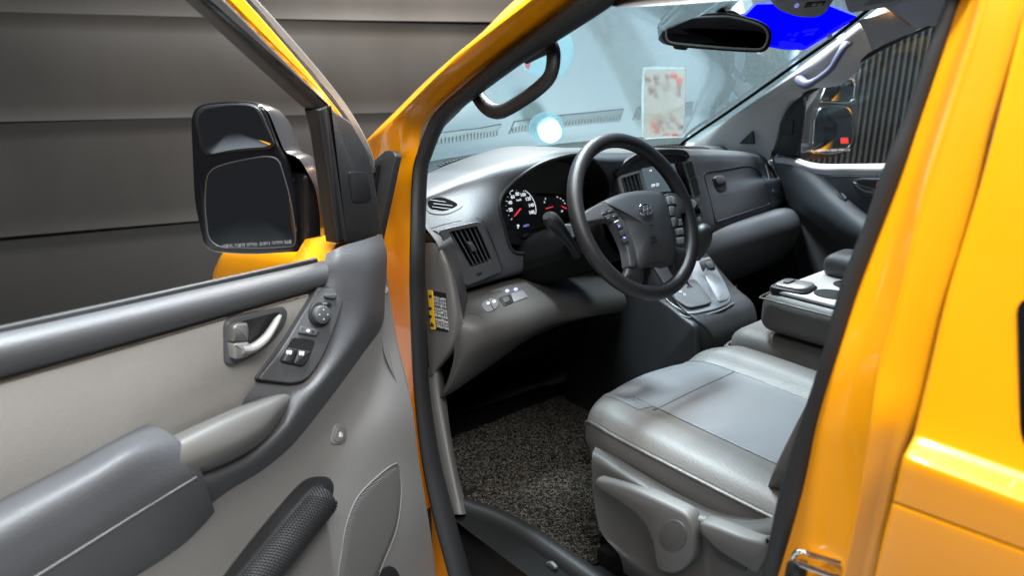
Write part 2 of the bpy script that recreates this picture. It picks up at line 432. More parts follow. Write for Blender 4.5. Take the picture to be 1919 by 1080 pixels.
roof = sheet('roof', [[Vector((x, header(x)+.03, 1.858-.115*abs(x/.7)**2.5)) for x in (-.72, -.55, -.3, 0, .3, .55, .72)],
    roofrow(-.1, .02), roofrow(-.3, .03), roofrow(-.8, .04), roofrow(-1.4, .04), roofrow(-2.2, .03)], 'paint', van, 6, 6)

# ---- front pillar and door jamb (orange): rows from the outer silhouette to the rubber seal
cols = [  # silhouette, crease, jamb line, middle, seal
    ((1040, -60), (1060, -60), (1080, -60), (1120, -60), (1155, -60)),
    ((965, 0), (991, 0), (1013, 0), (1045, 0), (1078, 0)),
    ((907, 57), (927, 50), (950, 50), (978, 52), (1010, 53)),
    ((853, 103), (858, 103), (880, 110), (902, 112), (927, 113)),
    ((800, 150), (812, 147), (826, 150), (842, 158), (860, 167)),
    ((745, 205), (757, 202), (775, 200), (793, 204), (816, 207)),
    ((700, 250), (722, 240), (752, 232), (772, 236), (793, 240)),
    ((684, 275), (712, 278), (742, 282), (762, 283), (783, 283)),
    ((684, 330), (706, 332), (735, 333), (754, 333), (774, 333)),
    ((690, 480), (708, 480), (730, 480), (748, 480), (768, 480)),
    ((690, 640), (712, 640), (733, 640), (751, 640), (771, 640)),
    ((722, 800), (742, 800), (758, 805), (772, 808), (786, 810)),
    ((760, 990), (785, 990), (805, 992), (820, 993), (836, 993)),
    ((785, 1140), (805, 1140), (830, 1140), (848, 1140), (866, 1140))]
offs = (-.02, -.062, -.045, -.015, .015)
offs2 = (.022, .021, .02, .018, .015)
def offk(k, y): t = max(0, min(1, (y-235)/120)); return offs[k]*(1-t)+offs2[k]*t
rows = [[S(px, py, offk(k, c[4][1])) for k, (px, py) in enumerate(c)] for c in cols]
# the outer skin turns away forwards behind the silhouette
for r_ in rows: r_.insert(0, r_[0]+Vector((.03, .07, -.02)))
sheet('front_pillar', rows, 'paint', van, 5, 6, thick=0)
# quarter window and its black surround in the pillar foot
qf = plate('quarter_window_frame', [S(*p, -.052) for p in rp([(692, 313, 2), (727, 282, 4), (741, 283, 5), (746, 292, 4), (712, 452, 3), (702, 452, 3)])], 'rubber', van, .006, .01, .003)
plate('pane', [S(*p, -.06) for p in rp([(695, 322, 2), (714, 306, 3), (702, 385, 3)])], 'tint_glass', qf, .009, .0, .001)
# ---- rubber seal round the opening: front run
SE = [(1200, -60), (1120, 0), (1050, 48), (965, 106), (883, 170), (827, 220), (798, 284), (787, 334), (783, 470), (783, 560), (790, 720), (806, 850), (830, 960), (868, 1100)]
SWD = [.034, .033, .031, .029, .026, .023, .022, .0215, .0215, .0225, .0235, .027, .030, .032]
pth = [S(px, py, .022) for px, py in SE]
k_ = 6; P_ = spl(pth, k_); R_ = [v[0] for v in spl([(a, 0, 0) for a in SWD], k_)]
tube('door_seal', P_, R_, 'rubber', van, seg=14, flat=.62, up=(1, .3, 0))
# inner trim strip beside the seal, and the kick panel
sheet('kick_panel', [[AX(x0, y, 'X', -.80), AX(x1, y, 'X', -.79), AX(x2, y, 'X', -.74)] for y, x0, x1, x2 in ((690, 800, 818, 830), (740, 804, 822, 836), (820, 815, 836, 846), (900, 830, 852, 862), (965, 845, 866, 880))], 'grey_plastic', van, 5, 5)

# ---- centre pillar: seal, jamb, outer skin (orange)
inn = [(1800, -70), (1775, 0), (1745, 90), (1700, 215), (1665, 300), (1620, 425), (1577, 540), (1545, 660), (1507, 780), (1476, 920), (1435, 1080), (1415, 1160)]
outr = [(1838, -70), (1812, 0), (1773, 115), (1733, 235), (1703, 325), (1660, 440), (1620, 540), (1577, 680), (1543, 790), (1512, 900), (1465, 1080), (1440, 1160)]
mid = [S((a[0]+b[0])/2, (a[1]+b[1])/2, .025) for a, b in zip(inn, outr)]
rad = [(S(*a, .025)-S(*b, .025)).length*.62 for a, b in zip(inn, outr)]
tube('door_seal', spl(mid, 5), [v[0] for v in spl([(a, 0, 0) for a in rad], 5)], 'rubber', van, seg=14, flat=.7, up=(1, -.4, 0))
def lerp(tab, y):
    for (y0, x0), (y1, x1) in zip(tab, tab[1:]):
        if y <= y1 or (y1, x1) == tab[-1]: return x0+(x1-x0)*(y-y0)/(y1-y0)
T0 = [(p[1], p[0]-16) for p in outr]
T1 = [(-70, 1862), (25, 1840), (210, 1780), (400, 1720), (545, 1690), (680, 1650), (840, 1625), (970, 1605), (1055, 1586), (1160, 1562)]
T2 = [(-70, 1945), (65, 1915), (225, 1865), (425, 1820), (545, 1778), (780, 1722), (820, 1712), (860, 1692), (925, 1677), (1030, 1650), (1160, 1622)]
ys = [-60, 40, 140, 250, 360, 470, 580, 690, 790, 870, 950, 1040, 1150]
rows = []
for y in ys:
    a, b, c = lerp(T0, y), lerp(T1, y), lerp(T2, y)
    rows.append([S(a, y, .02), S(a+(b-a)*.5, y, .0), S(b-10, y, -.028), S(b, y, -.038), S(b+10, y, -.037), S(b+(c-b)*.55, y, -.034), S(c-12, y, -.036), S(c-2, y, -.034)])
pil = sheet('centre_pillar', rows, 'paint', van, 6, 6)
# sliding door skin behind the pillar: lip, flat, shoulder ledge, lower panel
def row_at(y, offc, slope):
    c = lerp(T2, y); L = []
    for dx in (0, 6, 40, 120, 260, 420):
        L.append(S(c+dx, y+slope*dx, offc-(.0 if dx == 0 else .006 if dx == 6 else .008)))
    return L
upper = [row_at(y, o, s_) for y, o, s_ in ((-60, -.055, .15), (150, -.055, .18), (350, -.055, .22), (550, -.055, .26), (700, -.056, .30), (800, -.058, .34), (822, -.062, .36), (848, -.080, .37), (862, -.086, .37), (905, -.087, .37), (939, -.087, .37))]
sheet('sliding_door', upper, 'paint', van, 5, 5)
lower = [row_at(y, o, s_) for y, o, s_ in ((946, -.086, .37), (951, -.088, .37), (1040, -.088, .37), (1160, -.085, .38))]
sheet('lower_door_panel', lower, 'paint', van, 5, 5)
sheet('panel_gap', [row_at(y, -.078, .37) for y in (930, 941, 952)], 'black', van, 4, 3)
sw = plate('sliding_door_window', [S(*p, -.062) for p in rp([(1905, 560, 30), (2060, 540), (2060, 930), (1960, 880, 30), (1912, 830, 30)], 20)], 'tint_glass', van, .004, .004, .003)
# latch bumper and striker on the pillar
jb = bvh(pil)
pts = hits(jb, rp([(1487, 1048, 6), (1515, 1052, 6), (1512, 1078, 4), (1505, 1095), (1478, 1090, 6)], 6))
bp_ = plate('rubber_bumper', pts, 'rubber', van, .012, .004, .004)
pts = hits(jb, sp2([(1490, 1062), (1499, 1058), (1503, 1068), (1497, 1082), (1488, 1080)], 4)); plate('stud', [p+(CAMP-p).normalized()*.012 for p in pts], 'black', bp_, .006, .002, .002)
a, b, c, d = [hit(jb, *p) for p in ((1580, 1058), (1578, 1086), (1534, 1044), (1528, 1064))]
out = Vector((-.9, .45, 0))*.0
fwd = (Vector((-.35, .9, 0))).normalized()*.03
tube('striker', spl([a, c+fwd*.4, c+fwd*.8, d+fwd*.8, b], 5), .0038, 'chrome', van, seg=10)

# ---- fender and headlamp seen past the open door
sheet('fender', [[Vector((-.70, y, z+.03)), Vector((-.86, y, z+.005)), Vector((-.93, y, z-.05)), Vector((-.95, y, z-.25))] for y, z in ((.50, 1.205), (.7, 1.175), (1.0, 1.13), (1.22, 1.085), (1.32, 1.02))], 'paint', van, 5, 5)

# ---- far flank of the van, met by the far mirror
sheet('far_flank', [[Vector((x, y, z)) for x, z in ((.90, 1.27), (.935, 1.2), (.95, .9), (.92, .5))] for y in (.42, 0, -.6, -1.4, -2.2)], 'paint', van, 4, 4)
# ---- windscreen
def WS(x, z): return Vector((x, .70-.25*x*x-(z-1.345)/.69, z))
rows = []
for i in range(9):
    z = 1.335+(1.846-1.335)*i/8; xe = .69-.09*i/8
    rows.append([WS(xe*(-1+2*j/10), z) for j in range(11)])
ws = sheet('windscreen', rows, 'windscreen_glass', van, 3, 3)
wb = bvh(ws)
glass('flyer_film', (.93, .91, .88), 1.7, .08, (.8, .64, .57))
glass('flyer_print', (.93, .72, .72), 1.5, .2, (.75, .2, .17))
def onglass(pts, lift=.003):
    out = []
    for p in pts:
        q = hit(wb, *p[:2])
        if q is not None: out.append(q+Vector((0, -.57, -.82))*lift)
    return out
bf = plate('sun_band', onglass(rp([(1380, 30, 4), (1398, 26, 4), (1417, 6, 4), (1540, 4, 4), (1607, 30, 3), (1505, 92, 5), (1469, 91, 3), (1440, 86, 4)], 4)), 'blue_film', ws, .0006, .0004, 0)
for pl, m in (([(1566, 47), (1600, 29), (1606, 31), (1512, 90), (1500, 91)], 'blue_film_pale'), ([(1443, 70), (1500, 78), (1512, 86), (1505, 91), (1469, 90), (1445, 85)], 'blue_film_pale')):
    plate('film_strip', onglass(rp(pl, 3), .0045), m, ws, .0005, .0003, 0)
for pl in ([(1447, 46), (1450, 46), (1446, 58), (1443, 58)], [(1440, 50), (1456, 48), (1456, 51), (1440, 53)], [(1462, 62), (1484, 42), (1488, 43), (1468, 63)], [(1472, 63), (1494, 43), (1498, 44), (1478, 64)], [(1484, 64), (1500, 48), (1504, 49), (1490, 65)],
           [(1500, 58), (1506, 52), (1534, 49), (1530, 54)], [(1504, 64), (1510, 59), (1528, 57), (1524, 62)], [(1480, 70), (1490, 69), (1488, 73), (1480, 73)]):
    plate('lettering', onglass(pl, .0052), 'blue_film_pale', ws, .0004, .0002, 0)
plate('clip', onglass(rp([(1548, 63, 1), (1556, 58, 1), (1560, 63, 1), (1552, 68, 1)], 1), .008), 'pale_trim', ws, .004, .003, .001)
st = plate('round_sticker', onglass(sp2([(1075, 92), (1071, 68), (1058, 55), (1030, 55), (995, 80), (980, 108), (981, 125), (1000, 142), (1030, 146), (1053, 142), (1068, 122)], 5)), 'sticker_film', ws, .0006, .0004, 0)
plate('print_and_glare', onglass(rp([(981, 112), (988, 104), (994, 112), (990, 126), (984, 124)], 2), .005), 'flyer_print', ws, .0004, .0002, 0)
plate('round_sticker', onglass([(1026+34*cos(a), 242+31*sin(a)) for a in [k*pi/14 for k in range(28)]], .003), 'sticker_film', ws, .0006, .0004, 0)
glass('glare_film', (1, 1, .95), .2, .8, (.97, .95, .88))
plate('print_and_glare', onglass([(1030+22*cos(a), 244+21*sin(a)) for a in [k*pi/12 for k in range(24)]], .005), 'glare_film', ws, .0005, .0004, 0)  # white disc stands in for lamp glare on the glass
fl = plate('flyer', onglass([(1207, 128), (1286, 128), (1281, 254), (1205, 257)], .004), 'flyer_film', ws, .0006, .0004, 0)
rnd = random.Random(3)
for k in range(46):
    x = rnd.uniform(1212, 1276); y = rnd.choice([rnd.uniform(218, 252), rnd.uniform(138, 175)]); w_ = rnd.uniform(3, 13); h_ = rnd.uniform(2, 8)
    plate('flyer_print', onglass(rp([(x-w_/2, y-h_/2), (x+w_/2, y-h_/2+rnd.uniform(-1, 2)), (x+w_/2+rnd.uniform(-2, 2), y+h_/2), (x-w_/2, y+h_/2)], 2, 2), .0052), 'flyer_print', ws, .0003, .0002, 0)
# ---- far pillar trim with grab handle
edge = [(1268, 283), (1292, 263), (1360, 217), (1430, 168), (1500, 118), (1560, 76), (1606, 40), (1660, -6)]
low = [(1420, 322), (1446, 292), (1470, 205), (1512, 172), (1580, 156), (1622, 112), (1655, 72), (1712, 36)]
inner = [(1400, 300), (1420, 262), (1452, 185), (1508, 164), (1556, 150), (1600, 104), (1640, 72), (1700, 34)]
rows = []
for e, n_, l in zip(edge, inner, low):
    a = hit(wb, e[0]-6, e[1]-2) or WS(.66, 1.36); a = a+Vector((0, -.008, -.01))
    m1 = AX(e[0]+(n_[0]-e[0])*.35, e[1]+(n_[1]-e[1])*.35, 'X', .655); m2 = AX(e[0]+(n_[0]-e[0])*.72, e[1]+(n_[1]-e[1])*.72, 'X', .70)
    rows.append([AX(e[0]+2, e[1]+4, 'X', .665), AX(e[0]+5, e[1]+3, 'X', .652), m1, m2, AX(*n_, 'X', .735), AX(*l, 'X', .765)])
for i, r_ in enumerate(rows):   # lean with the body: the trim tumbles home towards the roof
    pass
pt = sheet('far_pillar_trim', rows, 'pale_trim', van, 6, 6)
def gb(x, y):
    q = hit(wb, x-3, y-2) or AX(x-3, y-2, 'X', .66); return q+(CAMP-q).normalized()*.02
tube('glass_border', spl([gb(x, y) for x, y in edge], 5), .0055, 'matte_black', ws, seg=8)
tri = plate('quarter_window', [AX(*p, 'X', .70) for p in rp([(1386, 269, 2), (1412, 244, 3), (1415, 270, 3)], 3)], 'rubber', van, .004, .004, .002)
plate('pane', [AX(*p, 'X', .694) for p in rp([(1391, 268, 2), (1410, 250, 3), (1411, 269, 3)], 3)], 'window_glass', tri, .002, .001, .001)
gh = [AX(*p, 'X', x) for p, x in (((1497, 146), .70), ((1500, 150), .655), ((1512, 158), .64), ((1530, 150), .635), ((1556, 130), .63), ((1570, 108), .63), ((1582, 88), .645), ((1590, 80), .68))]
R_ = [.017, .017, .0155, .0105, .0105, .0105, .0125, .015]
tube('grab_handle', spl(gh, 5), [v[0] for v in spl([(a, 0, 0) for a in R_], 5)], 'handle_blue_lit', van, seg=12)
# roof side rail above the far door
rows = [[AX(*p, 'X', x) for p, x in r_] for r_ in (
    [((1606, 36), .60), ((1640, 30), .63), ((1700, 8), .66), ((1760, -25), .68), ((1850, -80), .7)],
    [((1622, 60), .67), ((1668, 52), .69), ((1722, 28), .71), ((1785, 0), .725), ((1865, -50), .735)],
    [((1634, 94), .752), ((1690, 68), .752), ((1745, 45), .756), ((1800, 20), .76), ((1880, -20), .765)])]
sheet('roof_rail_trim', rows, 'headlining', van, 6, 6)
tube('window_seal', spl([AX(*p, 'X', .765) for p in ((1508, 178), (1560, 148), (1600, 122), (1645, 94), (1700, 66), (1760, 40), (1830, 5))], 5), .008, 'rubber', van, seg=8)
# overhead console and visor in the roof lining
OC = Vector((.22, -.01, 1.745)); ON = Vector((-.25, -.72, -.65)).normalized()
def O_(px, py, d=0.): return on(px, py, OC+ON*d, ON)
oc = plate('overhead_console', [O_(*p) for p in sp2([(1436, -30), (1446, 2), (1462, 17), (1490, 27), (1520, 29), (1540, 23), (1556, 2), (1566, -30), (1500, -50)], 5)], 'headlining', van, .012, .05, .009, n=ON)
plate('console_switch', [O_(*p, .012) for p in rp([(1506, 14, 2), (1543, 9, 2), (1549, 1, 2), (1512, 4, 2)], 2)], 'black', oc, .002, .002, .001, n=ON)
for dx in (0, 11): plate('button', [O_(*p, .0135) for p in rp([(1520+dx, 11), (1528+dx, 10), (1532+dx, 4), (1524+dx, 5)], 1)], 'satin_silver', oc, .002, .002, .0008, n=ON)
tube('map_lens', [O_(1493, 9, .010), O_(1493, 9, .015)], [.007, .005], 'glow_blue', oc, seg=12)
VC = Vector((.50, -.10, 1.765)); VN = Vector((-.2, -.35, -.92)).normalized()
vz = plate('sun_visor', [on(*p, VC, VN) for p in rp([(1572, -40, 6), (1590, 20, 8), (1680, 6, 8), (1740, -30, 6)], 8)], 'headlining', van, .008, .012, .004, n=VN)
plate('visor_label', [on(*p, VC+VN*.008, VN) for p in rp([(1618, 10), (1672, 2), (1690, -10), (1635, -6)], 2)], 'grey_button', vz, .0015, .001, 0, n=VN)

# ---- rear-view mirror
RN = Vector((-.50, -.86, -.08)).normalized(); RC = Vector((0, .10, 1.70))
def RM(px, py, d=0.): return on(px, py, RC+RN*d, RN)
mo = sp2([(1240, 66), (1242, 44), (1256, 32), (1300, 26), (1340, 23), (1372, 25), (1420, 37), (1441, 50), (1447, 68), (1440, 90), (1420, 98), (1344, 94), (1268, 87), (1247, 80)], 4)
rv = plate('rear_view_mirror', [RM(*p) for p in mo], 'black', van, .004, .03, .004)
mi = sp2([(1249, 66), (1250, 46), (1262, 37), (1300, 33), (1340, 31), (1372, 32), (1416, 43), (1434, 54), (1439, 68), (1433, 86), (1416, 92), (1344, 88), (1270, 81), (1253, 76)], 4)
plate('mirror_pane', [RM(*p, .0035) for p in mi], 'mirror_glass_dark', rv, .0015, .001, .0008)
tube('mirror_rim', [RM(*p, .0045) for p in mi], .0028, 'satin_silver', rv, seg=8, closed=True)
plate('mirror_visor', [RM(*p, -.012) for p in rp([(1285, 34, 10), (1320, 20, 6), (1375, 19, 6), (1410, 40, 10)], 8)], 'black', rv, .004, .012, .003)
plate('dip_lever', [RM(*p, -.004) for p in rp([(1262, 84), (1290, 88), (1286, 94), (1266, 92)], 3)], 'black', rv, .004, .008, .002)
tube('mirror_stalk', spl([RM(1348, 20, -.012), RM(1350, 6, -.02), RM(1352, -12, -.03), RM(1356, -40, -.05)], 4), [.016]*4+[.022]*4+[.016]*5, 'black', rv, seg=12)

# ---- driver's grab handle on the near pillar (dark loop)
gp = [S(*p, .055) for p in ((985, 105), (1016, 90), (1032, 86), (1038, 105), (1032, 140), (1010, 165), (975, 190), (945, 207), (925, 208), (908, 196), (893, 176), (880, 168))]
tube('grab_handle', spl(gp, 5), .0155, 'wheel_leather', van, seg=14, flat=.8)

# ================================================================== dashboard
def tab(x, T):
    for (x0, *a), (x1, *b) in zip(T, T[1:]):
        if x <= x1: 
            t = (x-x0)/(x1-x0); return [p+(q-p)*t for p, q in zip(a, b)]
    return list(T[-1][1:])
# X: crest height, brow Y, upper face Y, lower face Y
DT = [(-.80, 1.335, .315, .235, .235), (-.72, 1.362, .30, .222, .238), (-.60, 1.395, .27, .258, .252), (-.50, 1.415, .235, .262, .25), (-.42, 1.424, .215, .262, .245), (-.33, 1.418, .21, .25, .235),
      (-.25, 1.408, .215, .235, .225), (-.15, 1.398, .235, .25, .225), (-.05, 1.392, .225, .225, .20), (.06, 1.386, .225, .205, .185), (.13, 1.38, .24, .222, .185), (.20, 1.372, .265, .25, .195), (.35, 1.358, .285, .272, .22), (.50, 1.342, .305, .288, .24), (.65, 1.322, .335, .315, .262), (.80, 1.295, .37, .345, .29)]
rows = []
XS = [-.80, -.76, -.70, -.64, -.58, -.50, -.42, -.34, -.27, -.20, -.12, -.04, .04, .10, .16, .24, .34, .44, .54, .64, .72, .80]
for x in XS:
    zc, yb, yu, yl = tab(x, DT); yg = .70-.25*x*x-.02
    zf = zc-1.15
    rows.append([Vector((x, yg, 1.33)), Vector((x, yg-.06, 1.337+(zc-1.34)*.35)), Vector((x, (yg+yb)/2+.02, zc-.008)), Vector((x, yb+.06, zc)), Vector((x, yb+.018, zc-.007)), Vector((x, yb, zc-.028)),
                 Vector((x, yu-.003, zc-.08)), Vector((x, (yu+yl)/2-.004, 1.225)), Vector((x, yl, 1.155)), Vector((x, yl+.012, 1.128)), Vector((x, yl+.05, 1.11)), Vector((x, yl+.1, 1.10))])
dash = empty('dashboard', (0, 0, 0), van)
sh = sheet('upper_shell', rows, 'charcoal', dash, 16, 16)
db = bvh(sh)
# openings
CL = sp2([(961, 470), (944, 420), (936, 388), (944, 362), (970, 335), (1010, 309), (1050, 295), (1085, 290), (1115, 301), (1135, 325), (1144, 350), (1140, 372), (1100, 420), (1050, 455), (1000, 472)], 5)
LV = rp([(838, 432, 5), (893, 421, 6), (922, 488, 7), (880, 503, 7)], 6)
CV = rp([(1162, 335, 4), (1196, 324, 4), (1206, 360, 4), (1170, 366, 4)], 4)
fr = lambda c: c.y < .45
for nm, pl in (('cl', CL), ('lv', LV)): pass
clp = hits(db, CL); lvp = hits(db, LV)
cut(sh, [CL, LV], fr)
# ---- instrument cluster
clu = pit('cluster_housing', clp, (.0, .85, -.25), .075, 'black', dash, .97)
tube('cluster_rim', clp, .0045, 'black', dash, seg=8, closed=True)
GN = Vector((0, -.93, .36)).normalized(); GC = Vector((-.50, .302, 1.29))
def G(px, py, d=0.): return on(px, py, GC+GN*d, GN)
plate('gauge_face', [G(*p) for p in sp2([(952, 452), (938, 400), (942, 372), (985, 330), (1050, 303), (1105, 305), (1140, 345), (1130, 385), (1060, 448), (1000, 460)], 4)], 'gloss_black', dash, .002, .004, .001)
gx = (G(1010, 378)-G(975, 388)).normalized(); gx = Vector((1, 0, 0)); gy = GN.cross(gx).normalized()
if gy.z < 0: gy = -gy
sc = G(977, 389, .004)
ra = .047
def pol(c, r_, deg, d=0.): return c+gx*(r_*cos(radians(deg)))+gy*(r_*sin(radians(deg)))+GN*d
# 0 at 215 deg running clockwise to 160 at -30
A0, A1 = 212, -28
for k, s_ in enumerate(('', '20', '40', '60', '80', '100', '120', '140', '160')):
    a = A0+(A1-A0)*k/8
    if s_: text('dial_number', s_, pol(sc, ra*.74, a), gx, gy, .0125, 'glow_white', dash, bold=.0002)
    p, q = pol(sc, ra*.92, a), pol(sc, ra*1.02, a); tube('dial_tick', [p, q], .0007, 'glow_white', dash, seg=6)
for k in range(17):
    a = A0+(A1-A0)*k/16; tube('dial_tick', [pol(sc, ra*.97, a), pol(sc, ra*1.02, a)], .0005, 'glow_white', dash, seg=5)
tube('dial_arc', [pol(sc, ra*1.03, A) for A in range(118, -30, -4)], .0008, 'glow_white', dash, seg=6)
text('dial_unit', 'km/h', pol(sc, ra*.42, 92), gx, gy, .008, 'glow_white', dash)
tube('needle', [pol(sc, .006, A0, .003), pol(sc, ra*.78, A0, .003)], [.0022, .0012], 'glow_red', dash, seg=8)
tube('needle_cap', [pol(sc, 0, 0, 0), pol(sc, 0, 0, .006)], [.007, .006], 'gloss_black', dash, seg=16)
text('display_text', 'P', G(972, 425, .004), gx, gy, .014, 'glow_white', dash, bold=.0002)
text('display_text', '64371', G(987, 423, .004), gx, gy, .008, 'glow_blue', dash)
tube('needle', [G(1024, 391, .004), G(1037, 387, .004)], [.0016, .0012], 'glow_red', dash, seg=6)
tube('needle', [G(1053, 386, .004), G(1062, 391, .004)], [.0012, .0016], 'glow_red', dash, seg=6)
text('dial_mark', 'F', G(1023, 373, .004), gx, gy, .008, 'glow_white', dash); text('dial_mark', 'E', G(1021, 379, .004), gx, gy, .007, 'glow_white', dash)
for p in ((1044, 368), (1050, 371), (1055, 375), (1058, 380)): tube('dial_tick', [G(*p, .004), G(p[0]+2, p[1]+2, .004)], .0009, 'glow_white', dash, seg=5)
text('dial_mark', 'H', G(1054, 396, .004), gx, gy, .008, 'glow_white', dash)
lp = hits(db, rp([(972, 440), (1008, 434), (1006, 447), (978, 450)], 3))
plate('reset_knob', [G(*p, .012) for p in sp2([(980, 441), (989, 438), (992, 442), (984, 446)], 4)], 'gloss_black', dash, .006, .004, .002)
# ---- side air vents: bezel, slats, thumbwheel
def frame_ring(name, outer, inner, m, parent, lift=.004):
    N = len(outer); n = loopnormal(outer)
    o1 = [p+n*0 for p in outer]; o2 = [p+n*lift for p in outer]; i1 = [p+n*lift for p in inner]; i2 = [p-n*.006 for p in inner]
    v = o1+o2+i1+i2; f = []
    for k in range(3):
        for i in range(N): j = (i+1) % N; f.append((k*N+i, k*N+j, (k+1)*N+j, (k+1)*N+i))
    return obj(name, v, f, m, parent, 30)
def vent(quad, n_slat, tilt_dir, parent, knob=True, m='black', depth=.05):
    """quad: TL, TR, BR, BL points of the opening; slats run from the top edge to the bottom edge"""
    tl, tr, br, bl = quad; n = loopnormal(list(quad))
    pit('vent_duct', list(quad), -n, depth, 'black', parent, .98)
    first = None
    for k in range(n_slat):
        t = (k+.5)/n_slat; a = tl+(tr-tl)*t; b = bl+(br-bl)*t
        wv = ((tr-tl).normalized()*.25+(-n)*.97).normalized()*.018
        th = (tr-tl).normalized()*.0014
        v = [a-th, a+th, b+th, b-th, a-th+wv, a+th+wv, b+th+wv, b-th+wv]
        v = [p-n*.003 for p in v]
        obj('vent_slat', v, [(0, 1, 2, 3), (4, 5, 6, 7), (0, 1, 5, 4), (1, 2, 6, 5), (2, 3, 7, 6), (3, 0, 4, 7)], 'charcoal', parent, 30)
    if knob:
        c = (tl+tr+br+bl)/4; x = (tr-tl).normalized(); y = (tl-bl).normalized()
        plate('vent_tab', [c+x*a+y*b+n*.001 for a, b in rp([(-.007, -.014), (.007, -.014), (.007, .014), (-.007, .014)], .003)], 'charcoal', parent, .005, .006, .002)
lq = [hit(db, *p) for p in ((839, 433), (893, 422), (921, 488), (880, 502))]
VPn = loopnormal(lq); VPc = sum(lq, Vector())/4
def VQ(px, py, d=0.): return on(px, py, VPc+VPn*d, VPn)
frame_ring('vent_bezel', [VQ(*p, .002) for p in rp([(821, 431, 8), (900, 413, 12), (939, 507, 8), (871, 535, 8)], 8, 4)], [VQ(*p, .002) for p in rp([(839, 433, 5), (893, 422, 6), (921, 488, 7), (880, 502, 7)], 6, 4)], 'charcoal', dash, .005)
lq = [VQ(*p, .003) for p in ((839, 433), (893, 422), (921, 488), (880, 502))]
vent(lq, 6, None, dash, True)
plate('vent_wheel', hits(db, rp([(890, 511), (915, 503), (916, 508), (892, 516)], 2)), 'black', dash, .007, .002, .001)
tube('panel_seam', hits(db, [(808, 428), (830, 421), (860, 414), (895, 409), (905, 414), (918, 440), (930, 470), (942, 505), (940, 512), (905, 527), (872, 539)]), .0012, 'black', dash, seg=6)
# leaf-shaped demister outlet
lf = hits(db, sp2([(800, 374), (818, 366), (840, 368), (868, 384), (845, 399), (822, 402), (802, 396)], 5))
lf2 = hits(db, sp2([(803, 378), (819, 371), (838, 373), (858, 384), (842, 394), (823, 397), (806, 391)], 5))
frame_ring('demister_bezel', lf, lf2, 'charcoal', dash, .0015)
plate('demister_back', lf2, 'matte_black', dash, .0012, .002, 0)
for k in range(4):
    y = 375+k*6.5
    a, b = hit(db, 806+k*2, y), hit(db, 852-abs(k-1.5)*7, y+5)
    if a and b: tube('vent_slat', [a, b], .0018, 'charcoal', dash, seg=6)
# ---- end cap of the dash with the warning label, and the dark strip above it
ec = [[AX(*p, 'X', x) for p, x in r_] for r_ in (
    [((797, 455), -.80), ((812, 455), -.80), ((826, 462), -.792), ((838, 478), -.775)],
    [((797, 500), -.80), ((818, 500), -.80), ((840, 505), -.795), ((852, 515), -.77)],
    [((798, 560), -.80), ((825, 560), -.80), ((850, 565), -.795), ((863, 570), -.77)],
    [((800, 620), -.80), ((825, 620), -.80), ((850, 615), -.795), ((868, 610), -.77)],
    [((803, 670), -.80), ((820, 668), -.80), ((838, 662), -.795), ((858, 650), -.77)],
    [((806, 706), -.80), ((812, 702), -.80), ((818, 697), -.79), ((826, 690), -.77)])]
cap = sheet('end_cap', ec, 'cap_grey', dash, 5, 5)
cb = bvh(cap)
ql = [(803, 543), (837, 550), (841, 623), (809, 617)]
plate('warning_label', hits(cb, rp(ql, 2)), 'black', dash, .0012, .0005, 0)
plate('label_band', [p+Vector((-.0008, 0, 0)) for p in hits(cb, rp([(803, 543), (812, 545), (818, 618), (809, 617)], 2))], 'print_yellow', dash, .0012, 0, 0)
la, lb_ = hit(cb, 815, 550), hit(cb, 822, 615); lr = hit(cb, 838, 556)
for k in range(6):
    t = (k+.6)/6.2; px0 = 814+k*3.9; 
    c = hit(cb, px0+4.5, 584+k*1.0)
    up_ = (hit(cb, px0+2, 560)-hit(cb, px0+7, 608)).normalized()
    text('label_text', random.choice(['운전석 에어백 경고문', '사고시 부상을 방지하', '좌석벨트를 착용하시']), c+Vector((-.0022, 0, 0)), -up_, Vector((0, -1, 0)), .0085, 'print_white', dash, .0001)
tc_ = hit(cb, 812, 607)+Vector((-.0025, 0, 0))
plate('warning_triangle', [hit(cb, *p)+Vector((-.0022, 0, 0)) for p in ((808, 611), (816, 612), (811, 603))], 'black', dash, .0006, 0, 0)
for yy in (552, 575, 590): plate('label_mark', [hit(cb, *p)+Vector((-.0022, 0, 0)) for p in rp([(806, yy), (811, yy+1), (811, yy+6), (806, yy+5)], 1, 2)], 'black', dash, .0006, 0, 0)
strip = [[AX(*p, 'X', x) for p, x in r_] for r_ in (
    [((797, 440), -.80), ((797, 452), -.795)], [((815, 432), -.79), ((816, 455), -.79)], [((842, 455), -.775), ((832, 475), -.785)], [((862, 500), -.76), ((850, 515), -.775)], [((872, 537), -.75), ((862, 570), -.77)], [((878, 560), -.745), ((868, 600), -.765)])]
sheet('end_strip', strip, 'charcoal_lower', dash, 5, 5)
